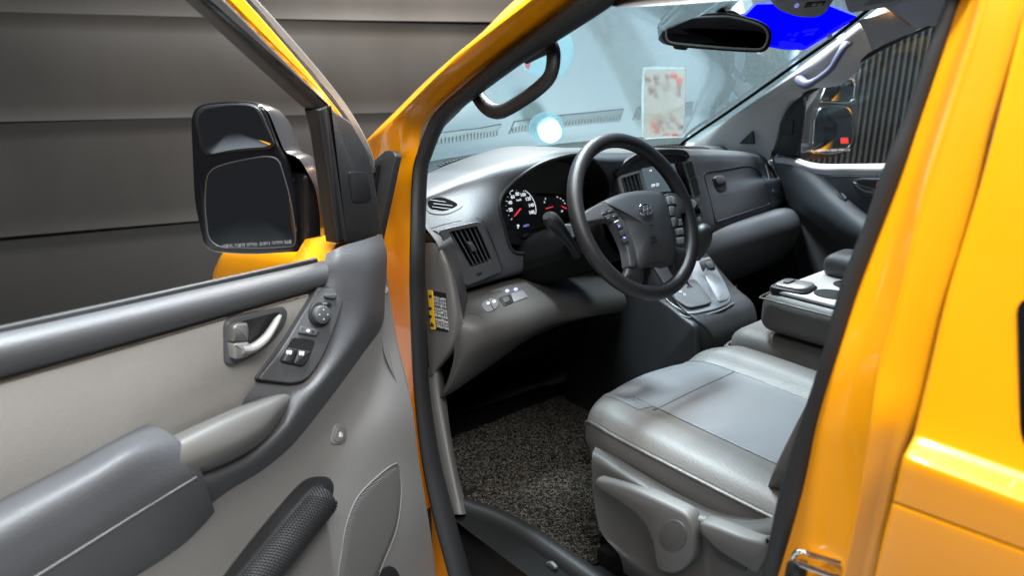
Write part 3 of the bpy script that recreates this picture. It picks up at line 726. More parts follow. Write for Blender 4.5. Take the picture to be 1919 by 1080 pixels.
# ---- lower driver panel with switches
LT = [(-.80, 0), (-.28, 0)]
rows = []
for x in (-.785, -.775, -.74, -.68, -.6, -.5, -.4, -.3, -.24):
    e = {-.785: .05, -.775: .02}.get(x, 0); s_ = .0 if x < -.5 else (x+.5)*.12; zb = max(0, min(.09, (x+.76)*.30))
    rows.append([Vector((x, .34+e, 1.10-s_)), Vector((x, .27+e, 1.108-s_)), Vector((x, .215+e, 1.094-s_)), Vector((x, .178+e, 1.078-s_)), Vector((x, .158+e, 1.055-s_)), Vector((x, .158+e*.8, 1.02-s_)), Vector((x, .182+e*.5, .97+zb*.4)), Vector((x, .225+e*.3, .90+zb)), Vector((x, .275, .855+zb)), Vector((x, .34, .835+zb))])
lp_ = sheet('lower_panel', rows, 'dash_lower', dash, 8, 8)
lpb = bvh(lp_)
for nm, pl, m in (('switch_round', sp2([(903, 573), (915, 562), (930, 563), (934, 573), (925, 583), (912, 585)], 4), 'grey_button'),
                  ('switch_square', rp([(934, 560), (957, 553), (963, 568), (945, 575)], 3), 'black'), ('switch_wide', rp([(957, 552), (980, 545), (990, 558), (963, 568)], 3), 'grey_button')):
    pp = hits(lpb, pl)
    plate(nm, pp, m, dash, .003, .002, .001)
    if nm == 'switch_square': plate('switch_key', [p+loopnormal(pp)*.003 for p in hits(lpb, rp([(940, 562), (952, 558), (956, 567), (946, 571)], 2))], 'lower_grey', dash, .003, .0, .001)
tube('switch_split', [p+Vector((0, -.002, .004)) for p in hits(lpb, [(913, 563), (926, 584)])], .0009, 'black', dash, seg=6)
plate('switch_mark', [p+Vector((0, -.002, .004)) for p in hits(lpb, rp([(911, 570), (916, 568), (918, 572), (913, 574)], 1))], 'print_white', dash, .0005, 0, 0)
plate('switch_mark', [p+Vector((0, -.002, .004)) for p in hits(lpb, rp([(922, 567), (927, 565), (929, 569), (924, 571)], 1))], 'print_white', dash, .0005, 0, 0)
for p in ((951, 546), (967, 543)): 
    q = hits(lpb, sp2([(p[0]-4, p[1]), (p[0], p[1]-3), (p[0]+4, p[1]), (p[0], p[1]+3)], 3))
    if len(q) > 5: plate('switch_lamp', q, 'glow_blue', dash, .002, .002, .0005)
tube('panel_trim', hits(lpb, [(868, 596), (880, 588), (896, 590), (905, 598)]), .001, 'black', dash, seg=6)
for k, p in enumerate(((868, 668), (905, 684), (935, 676), (960, 662))):
    q = AX(*p, 'Y', .25+.02*k); box('bracket', q, (.03, .012, .008), 'interior_dark', dash, (.3*k, .4, .5*k), .002)
# hood-release wires etc under the panel: a dark bulkhead box
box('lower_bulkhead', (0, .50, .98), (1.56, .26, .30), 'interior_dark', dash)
# ---- centre stack
CSN = Vector((-.12, -.96, .25)).normalized(); CSC = Vector((-.02, .195, 1.30))
def K(px, py, d=0.): return on(px, py, CSC+CSN*d, CSN)
cs = plate('centre_stack', [K(*p, -.004) for p in rp([(1153, 326, 10), (1180, 302, 14), (1205, 288, 14), (1284, 289, 14), (1292, 305, 10), (1310, 385, 12), (1318, 402, 10), (1312, 470, 8), (1250, 500, 8), (1196, 480, 8), (1160, 375, 8)], 10)], 'charcoal', dash, .006, .07, .006)
tube('stack_hood', spl([K(*p, .006) for p in ((1153, 330), (1166, 312), (1184, 298), (1208, 288), (1250, 284), (1280, 286), (1289, 296))], 5), .009, 'charcoal_lower', dash, seg=10, flat=.8)
vq = [K(*p, .004) for p in ((1161, 335), (1196, 324), (1206, 361), (1170, 367))]
frame_ring('vent_bezel', [K(*p, .004) for p in rp([(1155, 332, 5), (1199, 319, 5), (1211, 364, 5), (1166, 373, 5)], 4)], [K(*p, .004) for p in rp([(1161, 335, 3), (1196, 324, 3), (1206, 361, 3), (1170, 367, 3)], 4)], 'satin_silver', dash, .006)
def blade_vent(q, ns):
    n = loopnormal(list(q)); plate('vent_back', [p-n*.001 for p in q], 'black', dash, .003, .004, 0)
    tl, tr, br, bl = q
    for k in range(ns):
        t = (k+.5)/ns; a = tl+(tr-tl)*t+n*.004; b = bl+(br-bl)*t+n*.004; tube('vent_slat', [a, b], .0022, 'charcoal', dash, seg=6)
blade_vent(vq, 5)
plate('radio_screen', [K(*p, .006) for p in rp([(1204, 316, 3), (1262, 306, 3), (1278, 356, 3), (1216, 362, 3)], 3)], 'screen', dash, .004, .004, .0015)
text('screen_text', 'AV Off', K(1229, 347, .0115), Vector((1, 0, 0)), Vector((0, .25, .96)), .0125, 'glow_white', dash)
text('screen_text', 'FM', K(1220, 320, .0115), Vector((1, 0, 0)), Vector((0, .25, .96)), .008, 'glow_white', dash)
for pl in ([(1281, 307), (1294, 302), (1302, 330), (1290, 334)], [(1291, 337), (1303, 333), (1311, 364), (1299, 369)]):
    q = [K(*p, .006) for p in pl]; frame_ring('vent_bezel', [K(*p, .004) for p in rp([(x+(-3 if i in (0, 3) else 3), y+(-3 if i < 2 else 3)) for i, (x, y) in enumerate(pl)], 3)], [K(*p, .004) for p in rp(pl, 2)], 'satin_silver', dash, .006); blade_vent(q, 4)
plate('button_strip', [K(*p, .005) for p in rp([(1262, 306), (1276, 303), (1296, 366), (1282, 368)], 3)], 'gloss_black', dash, .004, .003, .001)
for k in range(5):
    x, y = 1290+k*1.2, 374+k*18
    plate('stack_button', [K(*p, .004) for p in rp([(x, y), (x+18, y-4), (x+21, y+9), (x+3, y+13)], 2)], 'console_silver' if k != 1 else 'gloss_black', dash, .006, .003, .0015)
tube('stack_knob', [K(1297, 383, .004), K(1297, 383, .022)], [.013, .011], 'console_silver', dash, seg=20)
for k in range(4):
    x, y = 1262+k*2, 395+k*17
    plate('stack_button', [K(*p, .004) for p in rp([(x, y), (x+22, y-4), (x+25, y+8), (x+3, y+12)], 2)], 'console_silver', dash, .006, .003, .0015)
text('button_text', 'A', K(1276, 432, .0105), Vector((1, 0, 0)), Vector((0, .25, .96)), .008, 'print_red', dash)
# ---- glove box, passenger vent, knee bolster
gpts = rp([(1318, 323, 10), (1360, 317, 30), (1408, 309, 20), (1430, 328, 16), (1444, 383, 6), (1392, 400, 40), (1341, 417, 6)], 10)
glv = hits(db, gpts)
tube('glove_box_gap', glv, .0026, 'black', dash, seg=6, closed=True)
gi = hits(db, rp([(1321, 325, 10), (1360, 319, 30), (1407, 311, 20), (1428, 329, 16), (1441, 381, 6), (1392, 397, 40), (1343, 414, 6)], 10))
lt = plate('glove_box_latch_recess', hits(db, rp([(1334, 331, 5), (1352, 328, 5), (1362, 345, 5), (1360, 358, 6), (1346, 361, 6), (1337, 345, 4)], 4)), 'black', dash, .002, .001, .0008)
plate('glove_box_latch', [p+Vector((0, -.003, .001)) for p in hits(db, rp([(1335, 332, 5), (1351, 329, 5), (1359, 343, 3), (1341, 347, 4)], 4))], 'charcoal', dash, .006, .002, .002)
pq = [hit(db, *p) for p in ((1438, 309), (1455, 306), (1470, 356), (1452, 361))]
frame_ring('vent_bezel', hits(db, rp([(1433, 305, 5), (1457, 301, 6), (1475, 358, 7), (1449, 365, 5)], 4)), hits(db, rp([(1438, 309, 3), (1455, 306, 3), (1470, 356, 3), (1452, 361, 3)], 4)), 'charcoal', dash, .004)
if all(pq): blade_vent([p+Vector((0, -.002, 0)) for p in pq], 6); c = sum(pq, Vector())/4; plate('vent_tab', [c+Vector((a, -.006, b)) for a, b in rp([(-.008, -.012), (.008, -.012), (.008, .012), (-.008, .012)], .003)], 'charcoal', dash, .003, .004, .001)
plate('vent_wheel', hits(db, rp([(1455, 369), (1470, 365), (1471, 369), (1457, 373)], 2)), 'black', dash, .003, .001, .001)
rows = []
for x, dz in ((.06, -.03), (.10, -.01), (.18, 0), (.3, 0), (.42, 0), (.54, 0), (.66, .0), (.72, -.005), (.765, -.02)):
    dy = .05*(x-.2)*.9+(.02 if x in (.06, .765) else 0)
    rows.append([Vector((x, .26+dy, 1.13+dz)), Vector((x, .215+dy, 1.137+dz)), Vector((x, .185+dy, 1.122+dz)), Vector((x, .165+dy, 1.085+dz)), Vector((x, .17+dy, 1.04)), Vector((x, .20+dy, .97)), Vector((x, .26+dy, .91)), Vector((x, .34+dy, .885))])
sheet('knee_bolster', rows, 'charcoal', dash, 8, 8)
# ---- defroster grilles on the dash top, close to the glass
for x0, x1 in ((-.60, -.30), (-.24, .26), (.32, .58)):
    n_ = int((x1-x0)/.014)
    base = []
    def dz(x, y):
        q = db.ray_cast(Vector((x, y, 1.8)), Vector((0, 0, -1)))[0]; return q.z if q else 1.35
    def yy(x): return .70-.25*x*x-.115
    rimp = [(x0+(x1-x0)*k/12, -.022) for k in range(13)]+[(x1-(x1-x0)*k/12, .022) for k in range(13)]
    plate('defroster_grille', [Vector((x, yy(x)+o_, dz(x, yy(x)+o_)+.001)) for x, o_ in rimp], 'charcoal_lower', dash, .003, .002, .001, n=(0, 0, 1))
    for k in range(n_):
        x = x0+(k+.5)*(x1-x0)/n_
        box('defroster_slot', (x, yy(x), dz(x, yy(x))+.0045), (.008, .026, .003), 'black', dash, bev=0)

obj('cowl_side', [(-.812, .24, .56), (-.812, .85, .56), (-.812, .85, 1.36), (-.812, .36, 1.36), (-.812, .30, 1.2)], [(0, 1, 2, 3, 4)], 'interior_dark', dash)

sheet('cowl', [[Vector((x, y-.25*x*x, z)) for x in (-.84, -.6, -.3, 0, .3, .6, .84)] for y, z in ((.695, 1.322), (.75, 1.26), (.95, 1.18))], 'matte_black', van, 4, 3)
sheet('hood', [[Vector((x, y-.25*x*x, z-.06*abs(x/.85)**3)) for x in (-.88, -.6, -.3, 0, .3, .6, .88)] for y, z in ((.94, 1.185), (1.1, 1.15), (1.3, 1.07), (1.45, .98))], 'paint', van, 4, 4)

# ================================================================== steering wheel
WT = radians(28); WC = Vector((-.474, -.055, 1.318)); WNn = Vector((0, -cos(WT), sin(WT))); WXv = Vector((1, 0, 0)); WYv = Vector((0, sin(WT), cos(WT)))
def W(px, py, d=0.): return on(px, py, WC+WNn*d, WNn)
whl = empty('steering_wheel', WC, van)
tube('rim', [WC+WXv*.174*cos(a)+WYv*.174*sin(a) for a in [2*pi*k/72 for k in range(72)]], .0165, 'wheel_leather', whl, seg=16, closed=True)
def dome(name, outline, bulge, m, parent, d=0., depth=.02, rings=7, pw=2.6):
    pts = [W(*p, d) for p in outline]; c = sum(pts, Vector())/len(pts); N = len(pts); v = [p-WNn*depth for p in pts]; f = []
    for k in range(rings, 0, -1):
        t = k/rings; v += [c+(p-c)*t+WNn*bulge*(1-t**pw) for p in pts]
    v.append(c+WNn*bulge)
    for k in range(rings):
        for i in range(N): j = (i+1) % N; f.append((k*N+i, k*N+j, (k+1)*N+j, (k+1)*N+i))
    for i in range(N): f.append((rings*N+i, rings*N+(i+1) % N, (rings+1)*N))
    return obj(name, v, f, m, parent, 70)
pad = rp([(1128, 378, 10), (1161, 363, 30), (1202, 356, 30), (1241, 359, 10), (1251, 374, 10), (1261, 420, 20), (1268, 468, 20), (1264, 500, 14), (1243, 493, 14), (1222, 496, 14), (1203, 507, 10), (1192, 490, 10), (1190, 474, 14), (1181, 446, 20), (1166, 409, 20), (1150, 388, 12)], 8)
hub = dome('airbag_pad', pad, .016, 'wheel_pad', whl, .006, .03)
for pl in ([(1184, 478, 6), (1206, 492, 6), (1208, 520, 8), (1200, 540, 4), (1170, 520, 4), (1178, 500, 8)], [(1258, 462, 4), (1272, 464, 6), (1300, 468, 4), (1296, 512, 4), (1272, 520, 6), (1260, 498, 8)]):
    dome('spoke', rp(pl, 6), .006, 'wheel_leather', whl, -.002, .014)
for pl in ([(1090, 402, 4), (1110, 388, 6), (1128, 381, 8), (1146, 385, 6), (1160, 402, 6), (1156, 418, 8), (1132, 412, 10), (1092, 420, 4)], [(1152, 396, 6), (1164, 406, 8), (1183, 448, 14), (1192, 476, 10), (1188, 502, 6), (1177, 503, 5), (1172, 468, 14), (1158, 436, 14), (1146, 414, 6)]):
    plate('control_panel', [W(*p, .0) for p in rp(pl, 6)], 'charcoal', whl, .008, .016, .003)
def WB(name, pl, m, d=.008, h=.003, parent=None): return plate(name, [W(*p, d) for p in rp(pl, 2)], m, whl, h, .003, .0012)
for pl in ([(1126, 397), (1136, 392), (1141, 399), (1131, 404)], [(1138, 391), (1147, 390), (1152, 398), (1143, 399)], [(1132, 406), (1142, 402), (1147, 410), (1138, 414)], [(1145, 401), (1153, 400), (1158, 407), (1149, 409)]): WB('wheel_button', pl, 'wheel_pad')
WB('button_line', [(1152, 416), (1159, 412), (1160, 414), (1153, 418)], 'print_white', .009, .002)
for pl in ([(1155, 420), (1163, 417), (1168, 428), (1160, 431)], [(1161, 433), (1169, 430), (1173, 441), (1165, 444)], [(1166, 446), (1174, 443), (1178, 454), (1170, 457)]): WB('wheel_button', pl, 'wheel_pad')
for p in ((1161, 424), (1171, 446)): WB('button_mark', [(p[0]-2, p[1]-2), (p[0]+2, p[1]-2), (p[0]+2, p[1]+2), (p[0]-2, p[1]+2)], 'glow_blue', .0105, .001)
for p in ((1131, 399), (1144, 395), (1140, 409), (1151, 405)): WB('button_mark', [(p[0]-2, p[1]-1), (p[0]+2, p[1]-2), (p[0]+2, p[1]), (p[0]-2, p[1]+1)], 'print_white', .0105, .0006)
plate('control_panel', [W(*p, .0) for p in rp([(1245, 364, 4), (1262, 364, 6), (1276, 378, 8), (1282, 402, 6), (1268, 404, 5), (1268, 428, 6), (1258, 430, 4), (1252, 395, 8)], 5)], 'charcoal', whl, .008, .016, .002)
for pl, m in (([(1249, 369), (1256, 367), (1260, 383), (1252, 384)], 'console_silver'), ([(1257, 367), (1263, 369), (1267, 383), (1261, 383)], 'console_silver'), ([(1253, 387), (1262, 387), (1264, 404), (1257, 405)], 'grey_button'), ([(1258, 408), (1265, 407), (1267, 424), (1262, 426)], 'grey_button')): WB('wheel_button', pl, m)
plate('spoke', [W(*p, -.008) for p in rp([(1262, 366, 4), (1292, 372, 4), (1296, 400, 4), (1272, 402, 4)], 3)], 'wheel_leather', whl, .008, .016, .005)
# emblem: an oval ring with a slanted letter H
ec_ = W(1210, 394, .0238); ex, ey = WXv, WYv
tube('emblem_ring', [ec_+ex*.0195*cos(a)+ey*.0128*sin(a)+WNn*.001 for a in [2*pi*k/40 for k in range(40)]], .0019, 'chrome', whl, seg=8, closed=True)
for s_ in (-1, 1):
    c = ec_+ex*s_*.0068+WNn*.001; tube('emblem_bar', [c-ex*.0042-ey*.0096, c, c+ex*.0042+ey*.0096], .0013, 'chrome', whl, seg=8)
tube('emblem_bar', [ec_-ex*.0065-ey*.003+WNn*.001, ec_+ex*.0065+ey*.003+WNn*.001], .0016, 'chrome', whl, seg=8)
text('pad_lettering', 'SRS', W(1225, 446, .0222), WXv, WYv, .012, 'black', whl, .0004); text('pad_lettering', 'AIRBAG', W(1226, 453, .0222), WXv, WYv, .006, 'black', whl, .0004)
tube('pad_notch', [W(1218, 422, .0222), W(1224, 421, .0222)], .0012, 'black', whl, seg=6)
# ---- column shroud and stalks
col = empty('steering_column', WC, van)
rows = []
for t in range(6):
    c = WC.lerp(Vector((-.46, .30, 1.17)), .12+.88*t/5)+Vector((0,0,-.02)); w_ = .052+.014*t/5; h_ = .046+.012*t/5
    rows.append([c+Vector((w_*sx, 0, 0))+WYv*(h_*sz) for sx, sz in ((-1, -.6), (-1.05, 0), (-.85, .75), (0, 1), (.85, .75), (1.05, 0), (1, -.6), (.6, -1.25), (0, -1.4), (-.6, -1.25), (-1, -.6))])
sheet('shroud', rows, 'interior_dark', col, 5, 4)  # shade under the wheel is put into this near-black colour
s_ = [AX(*p, 'Y', y) for p, y in (((1082, 478), .06), ((1074, 464), .05), ((1062, 446), .042), ((1047, 428), .036), ((1033, 412), .03), ((1025, 404), .03))]
tube('indicator_stalk', spl(s_, 4), [v[0] for v in spl([(a, 0, 0) for a in (.010, .010, .0125, .016, .0175, .010)], 4)], 'black', col, seg=14)
tube('ignition', [AX(1064, 436, 'Y', .10), AX(1064, 436, 'Y', .06)], [.02, .017], 'charcoal', col, seg=18)
tube('stalk_ring', [AX(1062, 437, 'Y', .062), AX(1062, 437, 'Y', .056)], [.010, .009], 'black', col, seg=14)

# ================================================================== centre console with gear lever
con = empty('centre_console', (0, .1, .6), van)
# X: half profile rows run front (dash) to rear end
rows = []
for (y, z, xl, xr) in ((.20, 1.13, -.13, .115), (.15, 1.09, -.135, .12), (.10, 1.045, -.14, .125), (.05, 1.008, -.145, .128), (.0, .985, -.142, .125), (-.025, .965, -.13, .115), (-.04, .93, -.115, .105), (-.035, .88, -.11, .10), (-.01, .78, -.10, .09), (.02, .60, -.10, .09)):
    rows.append([Vector((xl-.005, y+.05, z-.12)), Vector((xl-.004, y+.02, z-.05)), Vector((xl+.004, y+.004, z-.012)), Vector((xl+.02, y, z)), Vector((0, y, z+.002)), Vector((xr-.02, y, z)), Vector((xr-.004, y+.004, z-.012)), Vector((xr+.004, y+.02, z-.05)), Vector((xr+.005, y+.05, z-.12))])
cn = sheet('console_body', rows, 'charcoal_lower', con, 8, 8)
cnb = bvh(cn)
def C_(pl, r_=4): return hits(cnb, rp(pl, r_))
CNN = Vector((-.05, -.55, .83)).normalized()
def cplate(name, pl, m, h, r_=4, back=.002, bev=.0015, lift=0.): return plate(name, [p+CNN*lift for p in C_(pl, r_)], m, con, h, back, bev, n=CNN)
cplate('top_panel', [(1300, 488, 6), (1335, 482, 6), (1362, 540, 10), (1372, 566, 14), (1345, 580, 14), (1292, 592, 16), (1255, 570, 16), (1240, 552, 10), (1262, 520, 8)], 'console_silver', .004)
cplate('tray', [(1308, 492, 4), (1333, 486, 5), (1341, 508, 4), (1316, 516, 4)], 'black', .002, lift=.004)
cplate('tray_insert', [(1320, 495, 3), (1333, 491, 3), (1337, 505, 3), (1324, 509, 3)], 'charcoal', .004, lift=.005)
cplate('console_lid', [(1318, 521, 4), (1343, 513, 4), (1366, 556, 8), (1361, 566, 6), (1345, 569, 5)], 'console_silver', .004, lift=.004)
for k in range(2): cplate('lid_mark', [(1350, 553+k*3), (1358, 551+k*3), (1358, 552+k*3), (1350, 554+k*3)], 'black', .0006, 0, 0, 0, .0082)
cplate('gate_plate', [(1262, 538, 8), (1300, 524, 8), (1334, 568, 8), (1320, 574, 8), (1290, 580, 8), (1262, 562, 8)], 'grey_button', .003, lift=.004)
cplate('gate_slot', [(1284, 540, 2), (1291, 537, 2), (1298, 541, 2), (1305, 546, 2), (1310, 553, 3), (1302, 557, 2), (1294, 552, 2), (1287, 548, 2)], 'black', .0012, lift=.007)
for p, s in (((1273, 551), 'N'), ((1281, 556), 'D'), ((1291, 553), '+'), ((1300, 560), '-')): text('gate_letter', s, hit(cnb, *p)+CNN*.0085, Vector((.95, -.3, 0)), Vector((0, .83, .55)), .011, 'print_white', con)
gl0 = hit(cnb, 1292, 541)
gl = [gl0, gl0+Vector((-.005, .03, .05)), AX(1310, 478, 'X', -.005), AX(1315, 462, 'X', -.005)]
tube('gear_shaft', spl(gl[:3], 4), .007, 'chrome', con, seg=10)
k0 = [AX(*p, 'X', -.005) for p in ((1306, 486), (1312, 470), (1316, 452), (1317, 434), (1316, 424), (1315, 419))]
tube('gear_knob', spl(k0, 5), [v[0] for v in spl([(a, 0, 0) for a in (.010, .017, .025, .0265, .019, .006)], 5)], 'wheel_leather', con, seg=18)
tube('console_trim', spl([hit(cnb, *p)+CNN*.003 for p in ((1240, 560), (1262, 582), (1292, 597), (1345, 585), (1374, 570))], 5), .0025, 'grey_button', con, seg=8)
# lower console flank facing the driver's footwell
plate('console_flank', [AX(*p, 'X', -.155) for p in rp([(1060, 500), (1180, 533, 40), (1240, 562, 40), (1283, 598, 20), (1303, 611, 10), (1306, 680, 5), (1306, 760), (1060, 900)], 10)], 'charcoal_lower', con, .0, .02, .008, n=(-1, 0, 0))

mat('lever_grey', (.08, .077, .074), .48, bump=.2, bscale=700, var=.06)
# ================================================================== driver seat
seat = empty('driver_seat', (-.42, -.4, .57), van)
SXC = -.42
# cross-section: (x offset, height)
def sect(y, wl, wr, dz, top, puff=1.):
    P = [(-.235, .815), (-.262, .86), (-.268, .905), (-.262, .925), (-.238, .945), (-.19, .951), (-.145, .945), (-.08, .946), (0, .947), (.08, .946), (.135, .948), (.18, .974), (.225, .976), (.258, .944), (.262, .89), (.24, .815)]
    out = []
    for x, z in P:
        x2 = x*(wl if x < 0 else wr)
        zz = .815+(z-.815)*top+dz
        out.append(Vector((SXC+x2, y, zz)))
    return out
ST = [(-.075, .55, .60, .0, .12), (-.052, .72, .76, .0, .32), (-.046, .82, .85, .0, .60), (-.062, .90, .91, .0, .86), (-.095, .96, .95, 0, .965), (-.14, .985, .98, .0, 1.0), (-.20, 1.0, 1.0, .0, 1.0), (-.30, 1.0, 1.02, -.003, 1.0), (-.42, .985, 1.02, -.008, 1.0), (-.54, .97, 1.0, -.012, 1.0), (-.66, .95, .97, -.012, 1.0)]
rows = []
for y, wl, wr, dz, tp in ST:
    r_ = sect(y, wl, wr, dz, tp)
    for p in r_:   # front corners sweep back, the nose bulges in the middle
        if y > -.2: p.y -= .075*min(1, abs((p.x-SXC+.03)/.27))**2.2*(1 if y > -.12 else .5)
    rows.append(r_)
cu = sheet('cushion', rows, 'leather', seat, 6, 6)
cub = bvh(cu)
def lifted(pts, d): 
    out = []
    for p in pts:
        q = hit(cub, *p)
        if q is not None: out.append(q+(CAMP-q).normalized()*d)
    return out
# perforated centre panel sits a hair above the leather
def overlay(name, uv0, rowsel, colsel, m, lift):
    sub = [[p.copy() for p in r_[colsel[0]:colsel[1]]] for r_ in rows[rowsel[0]:rowsel[1]]]
    g_ = patch(rows, 6, 6); R0, R1 = rowsel[0]*6, (rowsel[1]-1)*6; C0, C1 = colsel[0]*6, (colsel[1]-1)*6
    gg = [[p+Vector((0, 0, lift)) for p in r_[C0:C1+1]] for r_ in g_[R0:R1+1]]
    v, f = gridmesh(gg); return obj(name, v, f, m, seat, 60)
overlay('perforated_panel', None, (6, 11), (6, 11), 'perforated', .0016)
overlay('perforated_nose', None, (3, 7), (5, 11), 'perforated', .0012)
g_ = patch(rows, 6, 6)
tube('seam', [g_[37][j]+Vector((0, 0, .001)) for j in range(34, 61)], .0018, 'leather_dark', seat, seg=6)
for cidx, r0, r1 in ((6*6, 30, 60), (10*6, 18, 60)):
    tube('seam', [g_[i][cidx]+Vector((0, 0, .0012)) for i in range(r0, r1+1)], .0018, 'leather_dark', seat, seg=6)
pip = [g_[i][3*6-2]+Vector((-.001, 0, .0)) for i in range(9, 61)]
tube('piping', pip, .0035, 'leather_dark', seat, seg=8)
for k in range(0, len(pip)*3-6):
    i = k//3; a = pip[i].lerp(pip[i+1], (k % 3)/3.); b = pip[i].lerp(pip[i+1], (k % 3)/3.+.2)
    tube('stitch', [a+Vector((.004, 0, .0055)), b+Vector((.004, 0, .0055))], .0007, 'leather', seat, seg=4)
# backrest behind the pillar
rows_b = []
for t, y, z, wd, th in ((0, -.545, .93, .22, .05), (1, -.575, 1.0, .25, .075), (2, -.625, 1.15, .26, .08), (3, -.69, 1.35, .25, .075), (4, -.74, 1.5, .2, .05)):
    rows_b.append([Vector((SXC+wd*cos(a)*1.0, y-.06+th*sin(a)*(1 if sin(a) > 0 else .9)+.09*abs(cos(a))**3, z)) for a in [2*pi*k/14 for k in range(15)]])
sheet('backrest', rows_b, 'leather_dark', seat, 4, 6)
# side shield: moulded plastic with two levers
sc_ = [[AX(*p, 'X', x) for p, x in r_] for r_ in (
    [((1116, 838), -.695), ((1145, 852), -.69), ((1200, 885), -.69), ((1270, 925), -.685), ((1340, 958), -.68), ((1410, 972), -.68), ((1475, 965), -.68)],
    [((1110, 855), -.722), ((1140, 868), -.722), ((1200, 903), -.722), ((1270, 945), -.72), ((1340, 978), -.72), ((1410, 992), -.72), ((1475, 985), -.72)],
    [((1110, 890), -.728), ((1150, 900), -.73), ((1210, 930), -.73), ((1280, 965), -.73), ((1340, 1005), -.73), ((1410, 1020), -.73), ((1470, 1010), -.73)],
    [((1115, 950), -.728), ((1160, 970), -.715), ((1215, 985), -.71), ((1275, 1010), -.715), ((1345, 1045), -.73), ((1410, 1060), -.73), ((1460, 1060), -.73)],
    [((1128, 1000), -.726), ((1165, 1025), -.718), ((1225, 1045), -.715), ((1285, 1060), -.72), ((1345, 1090), -.73), ((1410, 1110), -.73), ((1450, 1110), -.73)],
    [((1160, 1040), -.724), ((1200, 1068), -.724), ((1250, 1090), -.724), ((1300, 1110), -.726), ((1360, 1140), -.728), ((1410, 1150), -.728), ((1450, 1150), -.728)],
    [((1170, 1075), -.70), ((1210, 1100), -.70), ((1260, 1130), -.70), ((1310, 1150), -.70), ((1370, 1170), -.70), ((1420, 1180), -.70), ((1450, 1190), -.70)])]
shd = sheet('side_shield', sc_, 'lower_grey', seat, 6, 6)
shb = bvh(shd)
def XS_(px, py, x): return AX(px, py, 'X', x)
# long lift lever: a bar that ends in a rounded pivot boss
lev = rp([(1121, 893, 8), (1180, 908, 40), (1262, 945, 40), (1296, 962, 14), (1310, 1000, 20), (1306, 1050, 20), (1272, 1078, 20), (1235, 1066, 14), (1228, 1010, 30), (1205, 965, 40), (1150, 928, 30), (1120, 912, 8)], 10)
plate('lift_lever', [XS_(*p, -.738) for p in lev], 'lever_grey', seat, .010, .02, .007, n=(-1, 0, 0))
plate('pivot_cap', [XS_(1263+26*cos(a), 1004+30*sin(a), -.747) for a in [k*pi/14 for k in range(28)]], 'lower_grey', seat, .003, .004, .0015, n=(-1, 0, 0))
l2 = rp([(1316, 974, 8), (1350, 985, 20), (1400, 1005, 20), (1435, 1012, 8), (1448, 1000, 6), (1450, 1030, 10), (1424, 1075, 10), (1405, 1062, 6), (1350, 1030, 20), (1316, 995, 8)], 8)
plate('recline_lever', [XS_(*p, -.742) for p in l2], 'lever_grey', seat, .010, .02, .006, n=(-1, 0, 0))
plate('lever_recess', [XS_(*p, -.7335) for p in rp([(1322, 1008, 6), (1400, 1060, 6), (1396, 1074, 6), (1346, 1046, 10)], 6)], 'black', seat, .001, .002, 0, n=(-1, 0, 0))
# seat pedestal and slide rail
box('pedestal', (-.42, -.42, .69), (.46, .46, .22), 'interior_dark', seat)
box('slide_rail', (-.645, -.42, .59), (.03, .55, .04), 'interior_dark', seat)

# ================================================================== centre seat with folded armrest console, passenger seat
cs_ = empty('passenger_bench', (.2, -.35, .57), van)
def cushion(name, x0, x1, y0, y1, z0, z1, m, parent, r_=.03, n=8, crown=.012):
    """a padded block: rounded edges, slightly crowned top"""
    bm = bmesh.new(); bmesh.ops.create_cube(bm, size=1)
    for v in bm.verts: v.co = Vector(((x0+x1)/2+v.co.x*(x1-x0), (y0+y1)/2+v.co.y*(y1-y0), (z0+z1)/2+v.co.z*(z1-z0)))
    bmesh.ops.bevel(bm, geom=bm.edges[:], offset=r_, segments=5, affect='EDGES', profile=.5)
    bmesh.ops.subdivide_edges(bm, edges=[e for e in bm.edges if e.calc_length() > .06], cuts=5, use_grid_fill=True)
    for v in bm.verts:
        if v.co.z > z1-.002:
            a = (v.co.x-x0)/(x1-x0); b = (v.co.y-y0)/(y1-y0); v.co.z += crown*sin(pi*min(max(a, 0), 1))*sin(pi*min(max(b, 0), 1))
    me = bpy.data.meshes.new(name); bm.to_mesh(me); bm.free(); me.materials.append(MATS[m]); me.shade_smooth(); me.set_sharp_from_angle(angle=radians(60))
    o = bpy.data.objects.new(name, me); COL.objects.link(o); o.parent = parent; return o
cushion('centre_cushion', -.135, .20, -.70, -.085, .82, .985, 'leather', cs_, .045)
cushion('passenger_cushion', .22, .72, -.70, -.03, .80, .95, 'leather', cs_, .05)
tube('piping', spl([Vector((-.137, y, z)) for y, z in ((-.09, .935), (-.2, .945), (-.35, .945), (-.6, .945))], 4), .003, 'leather_dark', cs_, seg=8)
tube('piping', spl([Vector((x, y, .935)) for x, y in ((-.137, -.12), (-.12, -.087), (0, -.083), (.15, -.085))], 4), .003, 'leather_dark', cs_, seg=8)
arm = cushion('folded_armrest', -.13, .19, -.72, -.165, .998, 1.10, 'leather', cs_, .034, crown=.004)
tube('piping', spl([Vector((x, y, 1.085)) for x, y in ((-.131, -.6), (-.131, -.4), (-.131, -.2), (-.12, -.168), (0, -.163), (.17, -.166))], 5), .0025, 'leather_dark', cs_, seg=8)
plate('tray_top', [Vector((x, y, 1.104)) for x, y in rp([(-.112, -.19, .02), (.17, -.19, .02), (.17, -.66, .02), (-.112, -.66, .02)], .02)], 'pale_trim', cs_, .004, .004, .003, n=(0, 0, 1))
for (x, y) in ((-.045, -.305), (.06, -.30)):
    tube('cup_holder', [Vector((x, y, 1.1055)), Vector((x, y, 1.1092))], [.041, .039], 'black', cs_, seg=24)
